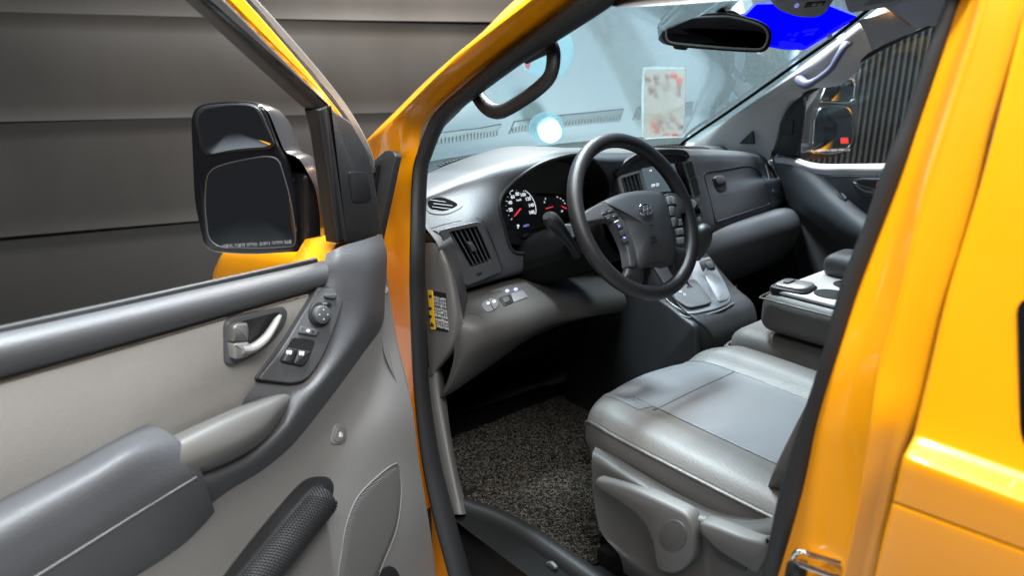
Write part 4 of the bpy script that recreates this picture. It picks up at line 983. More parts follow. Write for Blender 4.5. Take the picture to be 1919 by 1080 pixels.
plate('ashtray_lid', [Vector((x, y, 1.112)) for x, y in rp([(-.105, -.185, .02), (-.03, -.18, .02), (-.02, -.255, .02), (-.095, -.262, .02)], .02)], 'satin_silver', cs_, .008, .004, .004, n=(0, -.1, 1))
plate('ashtray_rim', [Vector((x, y, 1.104)) for x, y in rp([(-.118, -.18, .02), (-.03, -.172, .02), (-.015, -.26, .02), (-.10, -.27, .02)], .02)], 'black', cs_, .010, .004, .004, n=(0, 0, 1))
plate('ashtray_handle', [Vector((x, y, 1.121)) for x, y in rp([(-.085, -.2, .005), (-.045, -.198, .005), (-.042, -.212, .005), (-.083, -.214, .005)], .005)], 'charcoal', cs_, .003, .003, .001, n=(0, 0, 1))
cushion('armrest_pad', .09, .21, -.62, -.20, 1.10, 1.165, 'charcoal', cs_, .03)
# ================================================================== floor mat, sill
fm = empty('floor_mat', (0, 0, 0)); tag(fm, 'black and beige coil floor mat in the driver footwell', 'floor mat')
mo_ = [(-.745, .24), (-.75, .20), (-.73, .12), (-.715, .04), (-.70, -.06), (-.69, -.125), (-.66, -.15), (-.58, -.09), (-.45, -.06), (-.28, -.06), (-.16, -.02), (-.15, .3), (-.15, .62), (-.7, .62), (-.74, .45)]
mp = [v for v in spl([(a, b, 0) for a, b in mo_], 4, True)]
plate('mat_base', [Vector((p.x, p.y, .572)) for p in mp], 'interior_dark', fm, .006, .004, .002, n=(0, 0, 1))
MATS['coil_dark'] = mat('coil_dark', (.018, .017, .015), .6); mat('coil_light', (.14, .12, .09), .6)
rnd = random.Random(11); poly = [(p.x, p.y) for p in mp]
for nm, cnt, seed in (('coil_dark', 20000, 1), ('coil_light', 9000, 2)):
    rnd = random.Random(seed); V = []; Fc = []
    while len(Fc) < cnt*6:
        x, y = rnd.uniform(-.76, -.14), rnd.uniform(-.16, .5)
        if not inside((x, y), poly): continue
        a = rnd.uniform(0, 2*pi); R0 = rnd.uniform(.0022, .0046); bend = rnd.uniform(1.6, 3.2); z0 = .578+rnd.uniform(0, .005); tl = rnd.uniform(-.9, .9); r0 = .00055
        prev = None
        for k in range(4):
            q = a+bend*k/3; c = Vector((x+R0*cos(q), y+R0*sin(q), z0+R0*sin(q-a)*abs(tl)+.002*rnd.random())); o_ = Vector((cos(q), sin(q), 0))*r0
            i = len(V); V += [c+o_, c+Vector((0, 0, r0*1.6)), c-o_]
            if prev is not None: Fc += [(prev, prev+1, i+1, i), (prev+1, prev+2, i+2, i+1)]
            prev = i
    me = bpy.data.meshes.new('coil_pile'); me.from_pydata([tuple(v) for v in V], [], Fc); me.materials.append(MATS[nm])
    o = bpy.data.objects.new('coil_pile', me); COL.objects.link(o); o.parent = fm; o['kind'] = 'stuff'
tube('mat_edge', [Vector((p.x, p.y, .577)) for p in mp], .004, 'interior_dark', fm, seg=6, closed=True)
# step: sill top, step well and outer sill
Z = .60
sl = [[Vector((-.69+dx, y, z)) for dx, z in ((.03, .568), (.0, .575), (-.02, .592), (-.035, .597), (-.055, .588), (-.065, .56), (-.07, .50), (-.085, .43))] for y in (.30, .22, .14)]
def sil(y):
    s_ = max(0, min(1, (y-.02)/.22)); k = -.055*s_**2
    return [Vector((-.69+dx+k, y, z+.0*s_)) for dx, z in ((.05, .565), (.02, .572), (-.005, .588), (-.02, .592), (-.032, .588), (-.04, .572), (-.046, .53), (-.06, .46), (-.07, .40))]
sheet('sill', [sil(y) for y in (.34, .26, .2, .12, .04, -.06, -.2, -.4, -.7)], 'sill_plastic', van, 5, 5)
sheet('step_well', [[Vector((x, y, .41)) for x in (-.70, -.76, -.84)] for y in (.25, 0, -.3, -.7)], 'sill_plastic', van, 3, 3)
sheet('step_front', [[Vector((x, .235-.1*(1.0-z)*0, z)) for x in (-.70, -.78, -.86)] for z in (.60, .55, .40)], 'sill_plastic', van, 3, 3)
plate('sill_button', [AX(*p, 'X', -.742) for p in rp([(1024, 1054, 5), (1034, 1052, 5), (1046, 1064, 5), (1043, 1070, 5), (1028, 1064, 5)], 4)], 'charcoal', van, .006, .002, .002, n=(-1, 0, 0))

# ================================================================== driver's door, swung open
door = empty('driver_door', HINGE, van)
# outer shell of the door (orange) and its hollow
sh_ = [(-140, 700), (0, 668), (300, 598), (590, 530), (632, 458), (712, 440), (724, 520), (735, 640), (772, 775), (800, 960), (822, 1140), (700, 1400), (-140, 1400)]
plate('door_shell', [D(*p, -.012) for p in sh_], 'paint', door, .0, .085, 0, n=DN)
# lower panel
R = [[((-120, 1150), .03), ((150, 1040), .03), ((400, 905), .03), ((560, 800), .026), ((670, 670), .022), ((724, 540), .012)],
     [((-120, 1190), .012), ((200, 1075), .012), ((440, 945), .012), ((590, 840), .010), ((694, 725), .010), ((742, 640), .006)],
     [((0, 1210), .006), ((280, 1115), .004), ((480, 1005), .004), ((622, 895), .006), ((716, 795), .018), ((773, 768), .016)],
     [((100, 1240), .006), ((330, 1165), .002), ((520, 1065), .002), ((650, 965), .006), ((742, 880), .012), ((786, 868), .006)],
     [((200, 1270), .006), ((400, 1215), .004), ((580, 1145), .004), ((690, 1065), .006), ((771, 985), .008), ((806, 990), .002)],
     [((300, 1320), .006), ((480, 1280), .006), ((640, 1220), .006), ((740, 1160), .006), ((800, 1110), .004), ((824, 1120), .0)]]
BUL = (0, .015, .04, .062, .082, .09)   # the lower panel swells towards the cabin
lpn = sheet('lower_panel', [[D(*p, n+b_) for p, n in r_] for r_, b_ in zip(R, BUL)], 'door_grey', door, 7, 7)
lpb2 = bvh(lpn)
def L_(pts, d=0.):
    out = []
    for p in pts:
        q = hit(lpb2, *p[:2]); out.append((q if q is not None else D(*p[:2], .004))+DN*d)
    return out
# front edge of the door panel beside the hinge (pale lip)
sheet('edge_trim', [[D(*p, n) for p, n in r_] for r_ in (
    [((718, 470), .0), ((724, 500), .0), ((732, 560), .0), ((745, 640), .01), ((765, 720), .03), ((776, 780), .045)],
    [((712, 470), .012), ((716, 540), .012), ((716, 600), .012), ((720, 660), .025), ((745, 720), .04), ((768, 775), .055)])], 'door_grey', door, 6, 5)
tube('screw_cap', [D(721, 543, .004), D(721, 543, .012)], [.009, .008], 'door_grey', door, seg=16)
# belt trim
sheet('belt_trim', [[D(*p, n) for p in r_] for r_, n in (
    (((-160, 655), (0, 623), (200, 579), (400, 534), (560, 499), (606, 488)), -.012),
    (((-160, 662), (0, 630), (200, 586), (400, 540), (560, 504), (612, 492)), .012),
    (((-160, 690), (0, 655), (200, 608), (400, 560), (560, 521), (616, 507)), .03),
    (((-160, 728), (0, 690), (220, 634), (410, 583), (560, 543), (612, 530)), .03),
    (((-160, 750), (0, 711), (240, 644), (420, 592), (560, 552), (606, 539)), .014))], 'door_dark', door, 6, 6)
tube('belt_seal', [D(*p, -.012) for p in ((-160, 652), (0, 620), (200, 576), (400, 531), (592, 488))], .006, 'rubber', door, seg=8)
tube('trim_seam', [D(*p, .016) for p in ((-160, 752), (0, 713), (240, 646), (420, 594), (600, 543))], .0018, 'black', door, seg=6)
# light cloth insert
plate('cloth_insert', [D(*p, .006) for p in ((-160, 755), (0, 715), (240, 648), (420, 596), (600, 546), (575, 605), (535, 680), (490, 735), (430, 775), (320, 830), (200, 850), (0, 945), (-160, 1030))], 'insert_cloth', door, .006, .006, .003, n=DN)
# dark sweeping band from the sail down to the armrest
B = [[((612, 476), .012), ((640, 462), .03), ((680, 450), .034), ((716, 438), .006)],
     [((606, 500), .016), ((640, 490), .04), ((685, 486), .05), ((726, 478), .016)],
     [((602, 535), .018), ((645, 530), .045), ((690, 535), .055), ((722, 548), .018)],
     [((572, 590), .018), ((640, 592), .045), ((686, 600), .058), ((717, 608), .02)],
     [((535, 655), .018), ((612, 655), .045), ((655, 655), .06), ((686, 655), .024)],
     [((500, 700), .018), ((575, 712), .045), ((612, 712), .062), ((645, 712), .026)],
     [((462, 742), .018), ((540, 742), .042), ((570, 762), .06), ((592, 782), .026)],
     [((440, 790), .012), ((510, 790), .03), ((530, 812), .055), ((545, 838), .026)],
     [((400, 840), .006), ((455, 838), .022), ((478, 858), .052), ((490, 884), .026)],
     [((350, 870), .004), ((410, 868), .03), ((425, 888), .056), ((432, 920), .026)],
     [((330, 890), .01), ((360, 890), .05), ((380, 912), .064), ((390, 948), .03)]]
bd = sheet('sweep_band', [[D(*p, n) for p, n in r_] for r_ in B], 'door_dark', door, 7, 6)
bdb = bvh(bd)
# armrest block
A_ = [[((-160, 1020), .006), ((0, 935), .006), ((130, 868), .006), ((220, 820), .006), ((268, 796), .008)],
      [((-160, 1045), .05), ((0, 958), .05), ((140, 885), .05), ((235, 832), .05), ((300, 806), .04)],
      [((-160, 1090), .078), ((0, 1000), .078), ((150, 915), .078), ((250, 855), .078), ((330, 828), .066)],
      [((-160, 1160), .086), ((0, 1062), .086), ((160, 968), .086), ((270, 900), .086), ((352, 858), .078)],
      [((-160, 1225), .086), ((0, 1122), .086), ((180, 1010), .086), ((290, 942), .086), ((373, 892), .080)],
      [((-120, 1260), .072), ((20, 1165), .072), ((200, 1055), .072), ((310, 985), .072), ((386, 930), .066)],
      [((-80, 1290), .04), ((60, 1195), .04), ((230, 1090), .04), ((335, 1020), .04), ((398, 960), .036)],
      [((-60, 1300), .006), ((80, 1205), .006), ((250, 1100), .006), ((350, 1030), .006), ((402, 968), .006)]]
A_ = [r_+[((r_[-1][0][0]+6*e, r_[-1][0][1]+3*e), r_[-1][1]*.92-.002), ((r_[-1][0][0]+10*e, r_[-1][0][1]+8*e), r_[-1][1]*.5), ((r_[-1][0][0]+9*e, r_[-1][0][1]+12*e), 0.)] for r_, e in zip(A_, (1, 1, 1, 1, .9, .5, -.6, -1.2))]
ar = sheet('armrest', [[D(*p, n) for p, n in r_] for r_ in A_], 'door_dark', door, 7, 6)
arb = bvh(ar)
tube('armrest_seam', [p+DN*.0005 for p in hits(arb, [(60, 1086), (100, 1061), (180, 1011), (260, 961), (330, 918), (368, 895)])], .0016, 'grey_button', door, seg=6)
# silver pull handle
sheet('pull_handle', [[D(*p, n) for p, n in r_] for r_ in (
    [((300, 828), .03), ((400, 783), .03), ((470, 754), .03), ((520, 738), .026), ((545, 733), .02)],
    [((304, 842), .062), ((402, 796), .062), ((474, 766), .062), ((522, 746), .056), ((548, 738), .034)],
    [((312, 868), .078), ((418, 824), .080), ((486, 792), .076), ((526, 764), .066), ((549, 744), .040)],
    [((320, 900), .078), ((432, 850), .080), ((492, 816), .074), ((524, 782), .062), ((547, 750), .038)],
    [((330, 912), .05), ((440, 862), .048), ((496, 826), .044), ((524, 790), .038), ((544, 756), .024)])], 'silver_trim', door, 6, 6)
# inside handle: bezel, cup, lever
plate('handle_bezel', [D(*p, .008) for p in rp([(415, 604, 12), (430, 592, 10), (527, 573, 12), (533, 583, 8), (530, 604, 14), (505, 640, 30), (470, 668, 24), (428, 687, 8), (416, 680, 8)], 10)], 'door_dark', door, .012, .004, .006, n=DN)
plate('handle_cup', [D(*p, .0195) for p in rp([(430, 612, 8), (455, 602, 10), (524, 584, 8), (527, 598, 8), (503, 634, 30), (468, 660, 24), (432, 672, 8)], 10)], 'black', door, .0012, .002, .0, n=DN)
plate('lock_tab', [D(*p, .024) for p in rp([(432, 612, 5), (440, 606, 5), (459, 604, 4), (461, 618, 3), (460, 638, 3), (431, 641, 3)], 4)], 'silver_trim', door, .009, .008, .004, n=DN)
plate('lever_base', [D(*p, .024) for p in rp([(431, 643, 3), (460, 639, 4), (464, 650, 5), (462, 666, 5), (444, 672, 5), (433, 672, 4)], 4)], 'satin_silver', door, .010, .008, .004, n=DN)
lv = [D(*p, n_) for p, n_ in (((452, 656), .03), ((468, 655), .032), ((484, 647), .034), ((500, 632), .035), ((512, 614), .035), ((520, 600), .034), ((525, 592), .032))]
tube('release_lever', spl(lv, 5), [v[0] for v in spl([(a, 0, 0) for a in (.0105, .0105, .010, .009, .0078, .0065, .004)], 5)], 'satin_silver', door, seg=12, flat=.75, up=DN)
# switch panel
SPN = DN
def T(px, py, d=0.):
    q = hit(bdb, px, py); return (q if q is not None else D(px, py, .03))+DN*d
swp = rp([(597, 538, 3), (632, 541, 12), (645, 556, 10), (632, 600, 30), (613, 650, 40), (592, 690, 30), (572, 714, 14), (545, 719, 10), (482, 711, 6), (530, 650, 30)], 10)
SPC = D(570, 630, .036)
SN = loopnormal([T(*p) for p in ((600, 545), (640, 560), (575, 705), (495, 705))])
SC = T(585, 640)
def Q(px, py, d=0.): return on(px, py, SC+SN*(.010+d), SN)
plate('switch_panel', [Q(*p) for p in swp], 'door_dark', door, .003, .02, .003, n=SN)
tube('panel_seam', [Q(*p, .0) for p in swp], .0012, 'black', door, seg=6, closed=True)
def sb(name, pl, m, d=.003, h=.004, r_=3, bev=.0015): return plate(name, [Q(*p, d) for p in rp(pl, r_)], m, door, h, .003, bev, n=SN)
sb('lock_button', [(606, 552), (628, 551), (630, 556), (624, 561), (607, 558)], 'door_dark', h=.006)
sb('selector_base', [(598, 567), (620, 567), (622, 572), (617, 576), (598, 573)], 'black', h=.003)
sb('selector_key', [(603, 568), (613, 568), (614, 572), (604, 572)], 'grey_button', .006, .003, 1)
kc = Q(598.5, 590, .003)
sx = (Q(608, 590)-Q(598, 590)).normalized(); sy = SN.cross(sx)
def disc(name, r_, d, h, m, bev=.002): return plate(name, [kc+sx*r_*cos(a)+sy*r_*sin(a)+SN*d for a in [k*pi/18 for k in range(36)]], m, door, h, .003, bev, n=SN)
disc('knob_base', .0235, 0, .004, 'black'); disc('knob', .0175, .004, .010, 'door_dark', .003); disc('knob_face', .0135, .0138, .001, 'charcoal', .0005)
for a in (0, 90, 180, 270): q = kc+sx*.009*cos(radians(a))+sy*.009*sin(radians(a))+SN*.0152; plate('knob_mark', [q+sx*u_+sy*v_ for u_, v_ in ((-.0015, -.001), (.0015, -.001), (0, .0015))], 'print_white', door, .0004, 0, 0, n=SN)
sb('lock_switch', [(562, 611), (592, 617), (598, 620), (590, 630), (558, 625)], 'door_dark', h=.005)
sb('switch_mark', [(576, 617), (582, 618), (580, 623), (574, 622)], 'print_white', .0082, .0005, 1, 0); sb('switch_mark', [(566, 616), (568, 616), (567, 618), (565, 618)], 'black', .0082, .0005, 1, 0); sb('switch_mark', [(586, 620), (589, 620), (588, 624), (585, 623)], 'black', .0082, .0005, 1, 0)
sb('switch_well', [(549, 633, 5), (588, 638, 5), (591, 643, 5), (574, 682, 6), (562, 688, 5), (524, 679, 5), (526, 672, 5)], 'black', .003, .0008, 5, 0)
for k, pl in enumerate(([(539, 652), (556, 654), (545, 682), (527, 678)], [(558, 655), (581, 659), (571, 681), (563, 686), (548, 682)])):
    sb('window_switch', pl, 'charcoal_lower', .004, .007, 3, .003)
for c in ((543, 661), (566, 663)):
    sb('window_symbol', [(c[0]-4, c[1]-4), (c[0]+5, c[1]-4), (c[0]+3, c[1]+4), (c[0]-5, c[1]+3)], 'print_white', .0113, .0004, 1, 0)
    sb('window_symbol', [(c[0]-2, c[1]+1), (c[0]+1, c[1]+1), (c[0]+1, c[1]+2), (c[0]-2, c[1]+2)], 'black', .0118, .0004, 1, 0)
# fuel flap button
plate('fuel_button_frame', L_(rp([(627, 794, 8), (646, 794, 10), (649, 815, 10), (645, 831, 8), (622, 834, 6), (618, 826, 6)], 8)), 'door_grey', door, .004, .002, .002, n=DN)
plate('fuel_button', L_(rp([(629, 799, 6), (643, 799, 7), (645, 815, 8), (641, 827, 6), (625, 829, 5), (622, 822, 5)], 6), .004), 'grey_button', door, .003, .002, .0015, n=DN)
for pl in ([(631, 809), (635, 809), (635, 818), (630, 818)], [(636, 812), (637, 812), (637, 818), (636, 818)]): plate('pump_symbol', L_(pl, .0073), 'print_white', door, .0005, 0, 0, n=DN)
# speaker grille
GO = sp2([(636, 1110), (641, 1030), (652, 975), (672, 930), (708, 893), (738, 871), (748, 876), (753, 920), (745, 985), (725, 1040), (690, 1110)], 5)
drape('speaker_grille', GO, lpb2, 'grille_rib', door, .003, 9, DN)
tube('grille_edge', L_(GO, .0008), .0016, 'door_grey', door, seg=6, closed=True)
plate('speaker_opening', L_(sp2([(703, 1090), (712, 1072), (728, 1062), (742, 1068), (750, 1090), (740, 1130), (710, 1130)], 4), -.002), 'black', door, .004, .004, .001, n=DN)
# map pocket with a rolled black mesh shade in it
plate('map_pocket', L_(rp([(395, 1110), (470, 1010, 60), (560, 905, 40), (585, 893, 14), (618, 893, 14), (628, 912, 14), (614, 970, 40), (560, 1020, 60), (470, 1110)], 16), -.004), 'charcoal_lower', door, .006, .006, .003, n=DN)
rl0, rl1 = L_([(592, 925)], .022)[0], L_([(430, 1120)], .022)[0]
rv_, rf_ = sweep([rl0+(rl1-rl0)*t for t in (0, .02, .1, .3, .5, .7, 1)], [.026, .031, .033, .033, .034, .034, .034], seg=22)
shade = obj('rolled_shade', rv_, rf_, 'mesh_cloth', None); tag(shade, 'rolled black mesh sunshade tucked in the door pocket', 'sunshade')
# raised net cells over the roll
ax_ = (rl1-rl0); Ln = ax_.length; ax_ = ax_/Ln; e1 = DN; e2 = ax_.cross(e1).normalized()
V = []; Fc = []
def netline(pts, r_=.0012):
    v, f = sweep(pts, r_, seg=4, caps=False); o_ = len(V); V.extend(v); Fc.extend([tuple(i+o_ for i in q) for q in f])
for k in range(44):
    for sgn in (-1, 1):
        pts = []
        for j in range(15):
            a = -1.5+3.2*j/14; s_ = .004+(Ln-.004)*(k/40)+sgn*.033*(a)*.55
            if 0 < s_ < Ln: pts.append(rl0+ax_*s_+(e1*cos(a)+e2*sin(a))*.0342)
        if len(pts) > 2: netline(pts)
net = obj('net', V, Fc, 'rubber', shade); net['kind'] = 'stuff'
# window frame of the door: rubber, orange sash, outer moulding
plate('sash_rubber', [D(*p, .0) for p in rp([(245, -110), (318, -95), (417, 0, 60), (520, 105, 60), (606, 190, 6), (612, 200, 4), (596, 210, 6), (582, 200, 20), (470, 98, 60), (366, 0, 60)], 6)], 'rubber', door, .012, .02, .008, n=DN)
plate('sash', [D(*p, -.02) for p in rp([(318, -95), (356, -95), (455, 0, 60), (575, 138, 60), (640, 222, 20), (662, 262, 10), (640, 250, 10), (610, 196, 10), (520, 108, 60), (414, 0, 60)], 6)], 'paint', door, .012, .02, .006, n=DN)
plate('sash_moulding', [D(*p, -.05) for p in rp([(356, -95), (378, -95), (477, 0, 60), (600, 140, 60), (655, 212, 40), (692, 285, 20), (700, 330, 10), (680, 290, 20), (640, 222, 40), (575, 140, 60), (452, 0, 60)], 6)], 'silver_trim', door, .014, .02, .006, n=DN)
plate('upright_seal', [D(*p, .002) for p in rp([(586, 204, 5), (607, 195, 4), (616, 260, 30), (640, 452, 4), (626, 456, 4), (610, 340, 60), (596, 240, 20)], 5)], 'rubber', door, .012, .02, .006, n=DN)
tube('seal_rib', [D(*p, .016) for p in ((598, 206), (606, 260), (618, 340), (633, 452))], .003, 'rubber', door, seg=8)
plate('sail_panel', [D(*p, .0) for p in rp([(609, 194, 4), (622, 208, 6), (652, 226, 14), (686, 284, 20), (698, 345, 40), (711, 436, 6), (690, 448, 8), (660, 456, 8), (640, 455, 4)], 8)], 'charcoal_lower', door, .010, .02, .006, n=DN)
plate('speaker_cap', [D(*p, .0105) for p in rp([(653, 322, 4), (688, 322, 10), (697, 370, 10), (690, 378, 6), (661, 381, 8)], 6)], 'black', door, .002, .002, .001, n=DN)
# ---- driver's door mirror
MP = Vector((-1.19, .50, 1.36)); MN = Vector((-.74, -.67, .03)).normalized()
def M(px, py, d=0.): return on(px, py, MP+MN*d, MN)
mir = empty('door_mirror', MP, van)
shell = [M(*p, -.01) for p in rp([(359, 215, 20), (375, 194, 20), (430, 188, 30), (480, 191, 20), (505, 206, 24), (535, 290, 10), (560, 292, 20), (585, 330, 20), (598, 400, 10), (600, 465, 8), (540, 478, 20), (390, 470, 20), (374, 430, 20), (364, 330, 30)], 12)]
frontm = plate('mirror_frame', [M(*p, .0) for p in rp([(359, 215, 22), (374, 194, 20), (430, 188, 30), (478, 191, 18), (495, 202, 18), (525, 280, 10), (537, 297, 14), (556, 380, 30), (560, 462, 10), (552, 472, 12), (470, 478, 40), (398, 472, 14), (384, 460, 14), (366, 380, 30)], 14)], 'gloss_black', mir, .006, .015, .006, n=MN)
# domed housing behind the frame
fo = rp([(361, 218, 22), (376, 196, 20), (430, 190, 30), (480, 192, 20), (503, 206, 20), (535, 288, 14), (560, 293, 20), (590, 345, 24), (600, 400, 20), (602, 468, 10), (540, 474, 30), (400, 470, 16), (384, 455, 14), (366, 370, 30)], 14)
f0 = [M(*p, -.006) for p in fo]; cc = sum(f0, Vector())/len(f0); bk_ = -MN+Vector((.25, .0, .02))
loops = [f0]
for d_, s_ in ((.03, .985), (.06, .93), (.085, .82), (.10, .62), (.106, .3)): loops.append([cc+(p-cc)*s_+bk_.normalized()*d_ for p in f0])
N_ = len(f0); v = [p for L in loops for p in L]; f = [(k*N_+i, k*N_+(i+1) % N_, (k+1)*N_+(i+1) % N_, (k+1)*N_+i) for k in range(len(loops)-1) for i in range(N_)]; f.append(tuple((len(loops)-1)*N_+i for i in range(N_)))
mat('housing', (.03, .03, .033), .22, coat=.5, var=.05)
obj('mirror_housing', v, f, 'housing', mir, 60)
plate('upper_surround', [M(*p, .006) for p in rp([(364, 216, 18), (378, 199, 16), (430, 193, 30), (474, 196, 14), (490, 206, 16), (517, 272, 8), (508, 279, 8), (440, 284, 30), (388, 291, 10), (378, 282, 14)], 10)], 'black', mir, .003, .004, .002, n=MN)
u_n = (MN+Vector((-.05, .05, -.22))).normalized()
def convex(name, outline, c_px, bulge, m, d=.010):
    pts = [M(*p, d) for p in outline]; c = M(*c_px, d); rings = 6; N = len(pts); v = []; f = []
    for k in range(rings, 0, -1):
        t = k/rings
        for p in pts: v.append(c+(p-c)*t+MN*bulge*(1-t*t))
    v.append(c+MN*bulge)
    for k in range(rings-1):
        for i in range(N): j = (i+1) % N; f.append((k*N+i, k*N+j, (k+1)*N+j, (k+1)*N+i))
    for i in range(N): f.append(((rings-1)*N+i, (rings-1)*N+(i+1) % N, rings*N))
    return obj(name, v, f, m, mir, 80)
convex('wide_angle_pane', rp([(370, 222, 14), (382, 205, 14), (430, 197, 30), (472, 198, 10), (484, 210, 12), (511, 268, 6), (500, 275, 8), (440, 279, 30), (394, 289, 8), (384, 276, 10)], 10), (436, 240), .008, 'mirror_glass')
convex('main_pane', rp([(389, 320, 20), (430, 304, 40), (500, 292, 20), (523, 298, 14), (545, 370, 40), (555, 440, 20), (553, 462, 8), (500, 466, 40), (410, 464, 14), (391, 448, 14), (383, 380, 40)], 12), (470, 385), .002, 'mirror_glass')
tube('pane_edge', [M(*p, .0105) for p in rp([(389, 320, 20), (430, 304, 40), (500, 292, 20), (523, 298, 14), (545, 370, 40), (555, 440, 20), (553, 462, 8), (500, 466, 40), (410, 464, 14), (391, 448, 14), (383, 380, 40)], 12)], .0015, 'charcoal', mir, seg=6, closed=True)
mxv = (M(540, 451)-M(430, 459)); tx = text('mirror_lettering', '사물이 거울에 보이는 것보다 가까이 있음', M(481, 458, .0115), mxv, UP, .0092, 'print_grey', mir, .0001)
plate('mirror_arm', [D(*p, -.15) for p in rp([(562, 318, 20), (590, 335, 20), (612, 380, 20), (640, 400), (645, 470), (620, 474), (562, 472)], 12)], 'housing', mir, .02, .04, .01, n=DN)
# ================================================================== passenger door, window, far mirror
pd = empty('passenger_door', (.82, -.1, .6), van)
def X8(px, py, x): return AX(px, py, 'X', x)
rows = [[X8(*p, x) for p, x in r_] for r_ in (
    [((1450, 292), .775), ((1478, 292), .785), ((1530, 306), .79), ((1600, 307), .79), ((1680, 306), .79), ((1760, 306), .79)],
    [((1452, 300), .755), ((1488, 302), .76), ((1534, 316), .765), ((1600, 316), .765), ((1680, 315), .765), ((1760, 315), .765)],
    [((1454, 308), .755), ((1492, 314), .755), ((1538, 327), .765), ((1602, 328), .768), ((1680, 327), .768), ((1760, 327), .768)])]
sheet('belt_trim', rows, 'pale_trim', pd, 6, 5)
plate('door_panel', [X8(*p, .79) for p in ((1440, 300), (1530, 318), (1800, 318), (1800, 900), (1300, 900), (1400, 450))], 'charcoal_lower', pd, .0, .06, 0, n=(-1, 0, 0))
rows = [[X8(*p, x) for p, x in r_] for r_ in (   # dark band sweeping down from the sail to the armrest
    [((1446, 292), .77), ((1490, 296), .775), ((1530, 320), .77), ((1565, 352), .765), ((1600, 382), .755), ((1640, 412), .745), ((1700, 440), .74)],
    [((1452, 315), .745), ((1484, 320), .745), ((1520, 344), .74), ((1556, 376), .73), ((1596, 408), .715), ((1640, 436), .705), ((1700, 465), .70)],
    [((1466, 345), .745), ((1486, 352), .742), ((1514, 376), .735), ((1550, 404), .725), ((1592, 434), .71), ((1640, 462), .70), ((1700, 492), .695)],
    [((1476, 385), .765), ((1490, 392), .76), ((1514, 408), .755), ((1548, 436), .75), ((1588, 466), .745), ((1640, 496), .74), ((1700, 530), .735)])]
pb = sheet('sweep_band', rows, 'charcoal', pd, 6, 6)
pbb = bvh(pb)
sheet('lower_panel', [[X8(*p, x) for p, x in r_] for r_ in (
    [((1466, 375), .785), ((1490, 385), .782), ((1530, 410), .78), ((1590, 455), .78), ((1700, 520), .78)],
    [((1480, 420), .785), ((1505, 430), .775), ((1530, 450), .785), ((1590, 490), .785), ((1700, 560), .785)],
    [((1490, 470), .785), ((1518, 478), .772), ((1545, 490), .788), ((1600, 530), .788), ((1700, 600), .788)],
    [((1500, 530), .785), ((1536, 530), .775), ((1565, 540), .788), ((1620, 580), .788), ((1700, 650), .788)])], 'lower_grey', pd, 5, 5)
plate('upper_panel', [X8(*p, .775) for p in ((1535, 330), (1760, 328), (1760, 460), (1680, 450), (1600, 400))], 'charcoal', pd, .004, .004, .002, n=(-1, 0, 0))
plate('handle_bezel', [X8(*p, .768) for p in rp([(1596, 340, 6), (1612, 333, 8), (1660, 334, 8), (1672, 365, 8), (1640, 370, 14), (1612, 364, 12)], 8)], 'door_dark', pd, .005, .004, .003, n=(-1, 0, 0))
plate('handle_cup', [X8(*p, .762) for p in rp([(1600, 342, 5), (1614, 337, 6), (1658, 338, 6), (1666, 362, 6), (1640, 364, 12), (1614, 358, 10)], 6)], 'black', pd, .0012, .002, 0, n=(-1, 0, 0))
plate('release_lever', [X8(*p, .758) for p in rp([(1598, 341, 3), (1603, 341, 3), (1620, 355, 14), (1645, 358, 8), (1662, 357, 4), (1660, 363, 4), (1640, 364, 10), (1614, 358, 12)], 3)], 'satin_silver', pd, .004, .003, .002, n=(-1, 0, 0))
plate('lock_mark', [X8(*p, .758) for p in rp([(1644, 341), (1649, 341), (1648, 350), (1643, 350)], 1)], 'print_red', pd, .002, .002, 0, n=(-1, 0, 0))
q = hits(pbb, rp([(1566, 358, 4), (1574, 357, 4), (1590, 372, 4), (1586, 378, 4), (1572, 370, 4)], 4)); plate('window_switch_well', q, 'black', pd, .003, .001, .001)
q = hits(pbb, rp([(1576, 364, 2), (1580, 363, 2), (1588, 372, 2), (1584, 376, 2)], 2)); plate('window_switch', q, 'grey_button', pd, .008, .001, .001)
plate('sail_panel', [X8(*p, .775) for p in rp([(1450, 288, 3), (1457, 225, 20), (1478, 188, 14), (1508, 168, 6), (1508, 200, 4), (1496, 290, 3), (1480, 293, 3)], 6)], 'charcoal_lower', pd, .008, .02, .005, n=(-1, -.2, 0))
tube('sail_seal', spl([X8(*p, .77) for p in ((1448, 292), (1453, 240), (1464, 205), (1485, 180), (1508, 166))], 5), .007, 'rubber', pd, seg=8)
plate('speaker_cap', [X8(*p, .762) for p in rp([(1462, 226, 4), (1488, 224, 4), (1486, 254, 4), (1461, 253, 4)], 4)], 'black', pd, .002, .004, .001, n=(-1, -.2, 0))
plate('pane', [X8(*p, .80) for p in ((1508, 170), (1560, 146), (1645, 94), (1760, 38), (1900, -40), (1900, 312), (1500, 312))], 'window_glass', pd, .002, .002, 0, n=(-1, 0, 0))
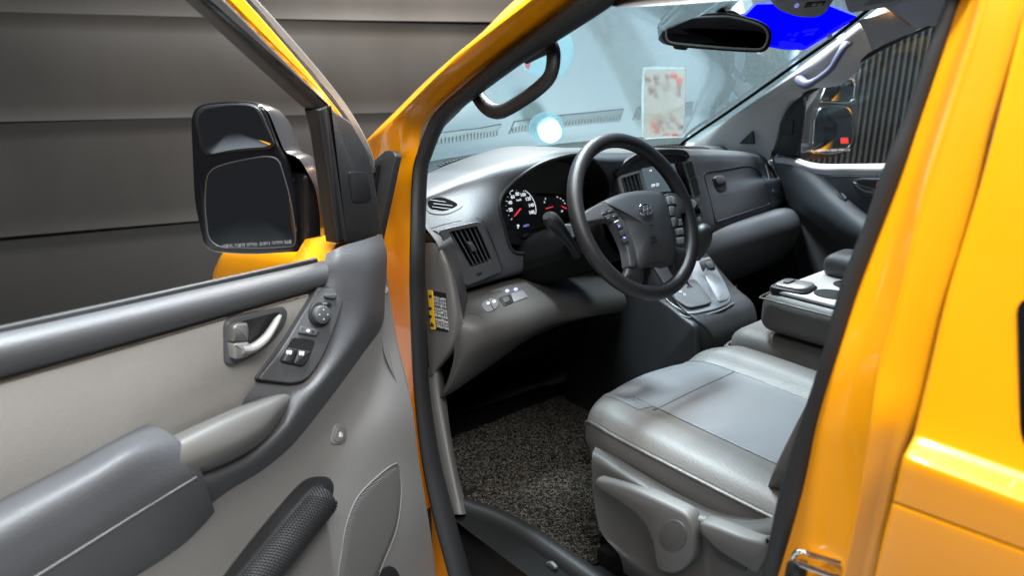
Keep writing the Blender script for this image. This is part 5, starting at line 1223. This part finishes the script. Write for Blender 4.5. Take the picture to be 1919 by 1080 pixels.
# far mirror
fmr = empty('far_door_mirror', (1.02, .3, 1.3), van)
FP = Vector((1.06, .30, 1.42)); FN = Vector((-.56, -.83, .04)).normalized()
def F_(px, py, d=0.): return on(px, py, FP+FN*d, FN)
fo = rp([(1512, 205, 8), (1530, 180, 10), (1548, 148, 10), (1560, 141, 8), (1600, 142, 8), (1609, 152, 8), (1607, 196, 8), (1609, 215, 10), (1606, 265, 10), (1596, 284, 12), (1560, 294, 20), (1520, 300, 6), (1510, 290, 6), (1503, 250, 14)], 8)
f0 = [F_(*p, -.004) for p in fo]; cc = sum(f0, Vector())/len(f0); loops = [f0]
for d_, s_ in ((.03, .98), (.06, .92), (.085, .8), (.10, .55), (.104, .2)): loops.append([cc+(p-cc)*s_-FN*d_ for p in f0])
N_ = len(f0); v = [p for L in loops for p in L]; f = [(k*N_+i, k*N_+(i+1) % N_, (k+1)*N_+(i+1) % N_, (k+1)*N_+i) for k in range(len(loops)-1) for i in range(N_)]; f += [tuple((len(loops)-1)*N_+i for i in range(N_)), tuple(range(N_))]
obj('mirror_housing', v, f, 'housing', fmr, 60)
o1 = rp([(1536, 190, 6), (1552, 150, 8), (1562, 146, 6), (1598, 147, 6), (1604, 154, 6), (1602, 188, 6), (1590, 192, 8)], 6)
plate('wide_angle_pane', [F_(*p, .002) for p in o1], 'mirror_glass', fmr, .002, .003, .001, n=(FN+Vector((0, 0, -.25))).normalized())
tube('chrome_edge', [F_(*p, .005) for p in o1], .004, 'chrome', fmr, seg=8, closed=True)
o2 = rp([(1524, 286, 4), (1527, 225, 10), (1536, 202, 8), (1560, 197, 10), (1590, 200, 8), (1598, 214, 10), (1600, 260, 12), (1590, 280, 10), (1560, 288, 16)], 8)
plate('main_pane', [F_(*p, .004) for p in o2], 'mirror_glass', fmr, .003, .004, .001, n=FN)
tube('pane_edge', [F_(*p, .007) for p in o2], .003, 'chrome', fmr, seg=8, closed=True)
plate('red_tag', [F_(*p, .0075) for p in rp([(1576, 258), (1590, 258), (1590, 269), (1576, 269)], 1)], 'print_red', fmr, .001, .001, 0, n=FN)
text('mirror_lettering', '사물이 거울에 보이는 것보다 가까이 있음', F_(1554, 282, .0085), F_(1600, 281)-F_(1530, 283), UP, .010, 'print_white', fmr, .0002)
tube('mirror_arm', [F_(1512, 282, -.04), X8(1500, 285, .86), X8(1490, 288, .80)], .03, 'housing', fmr, seg=12, flat=.7)
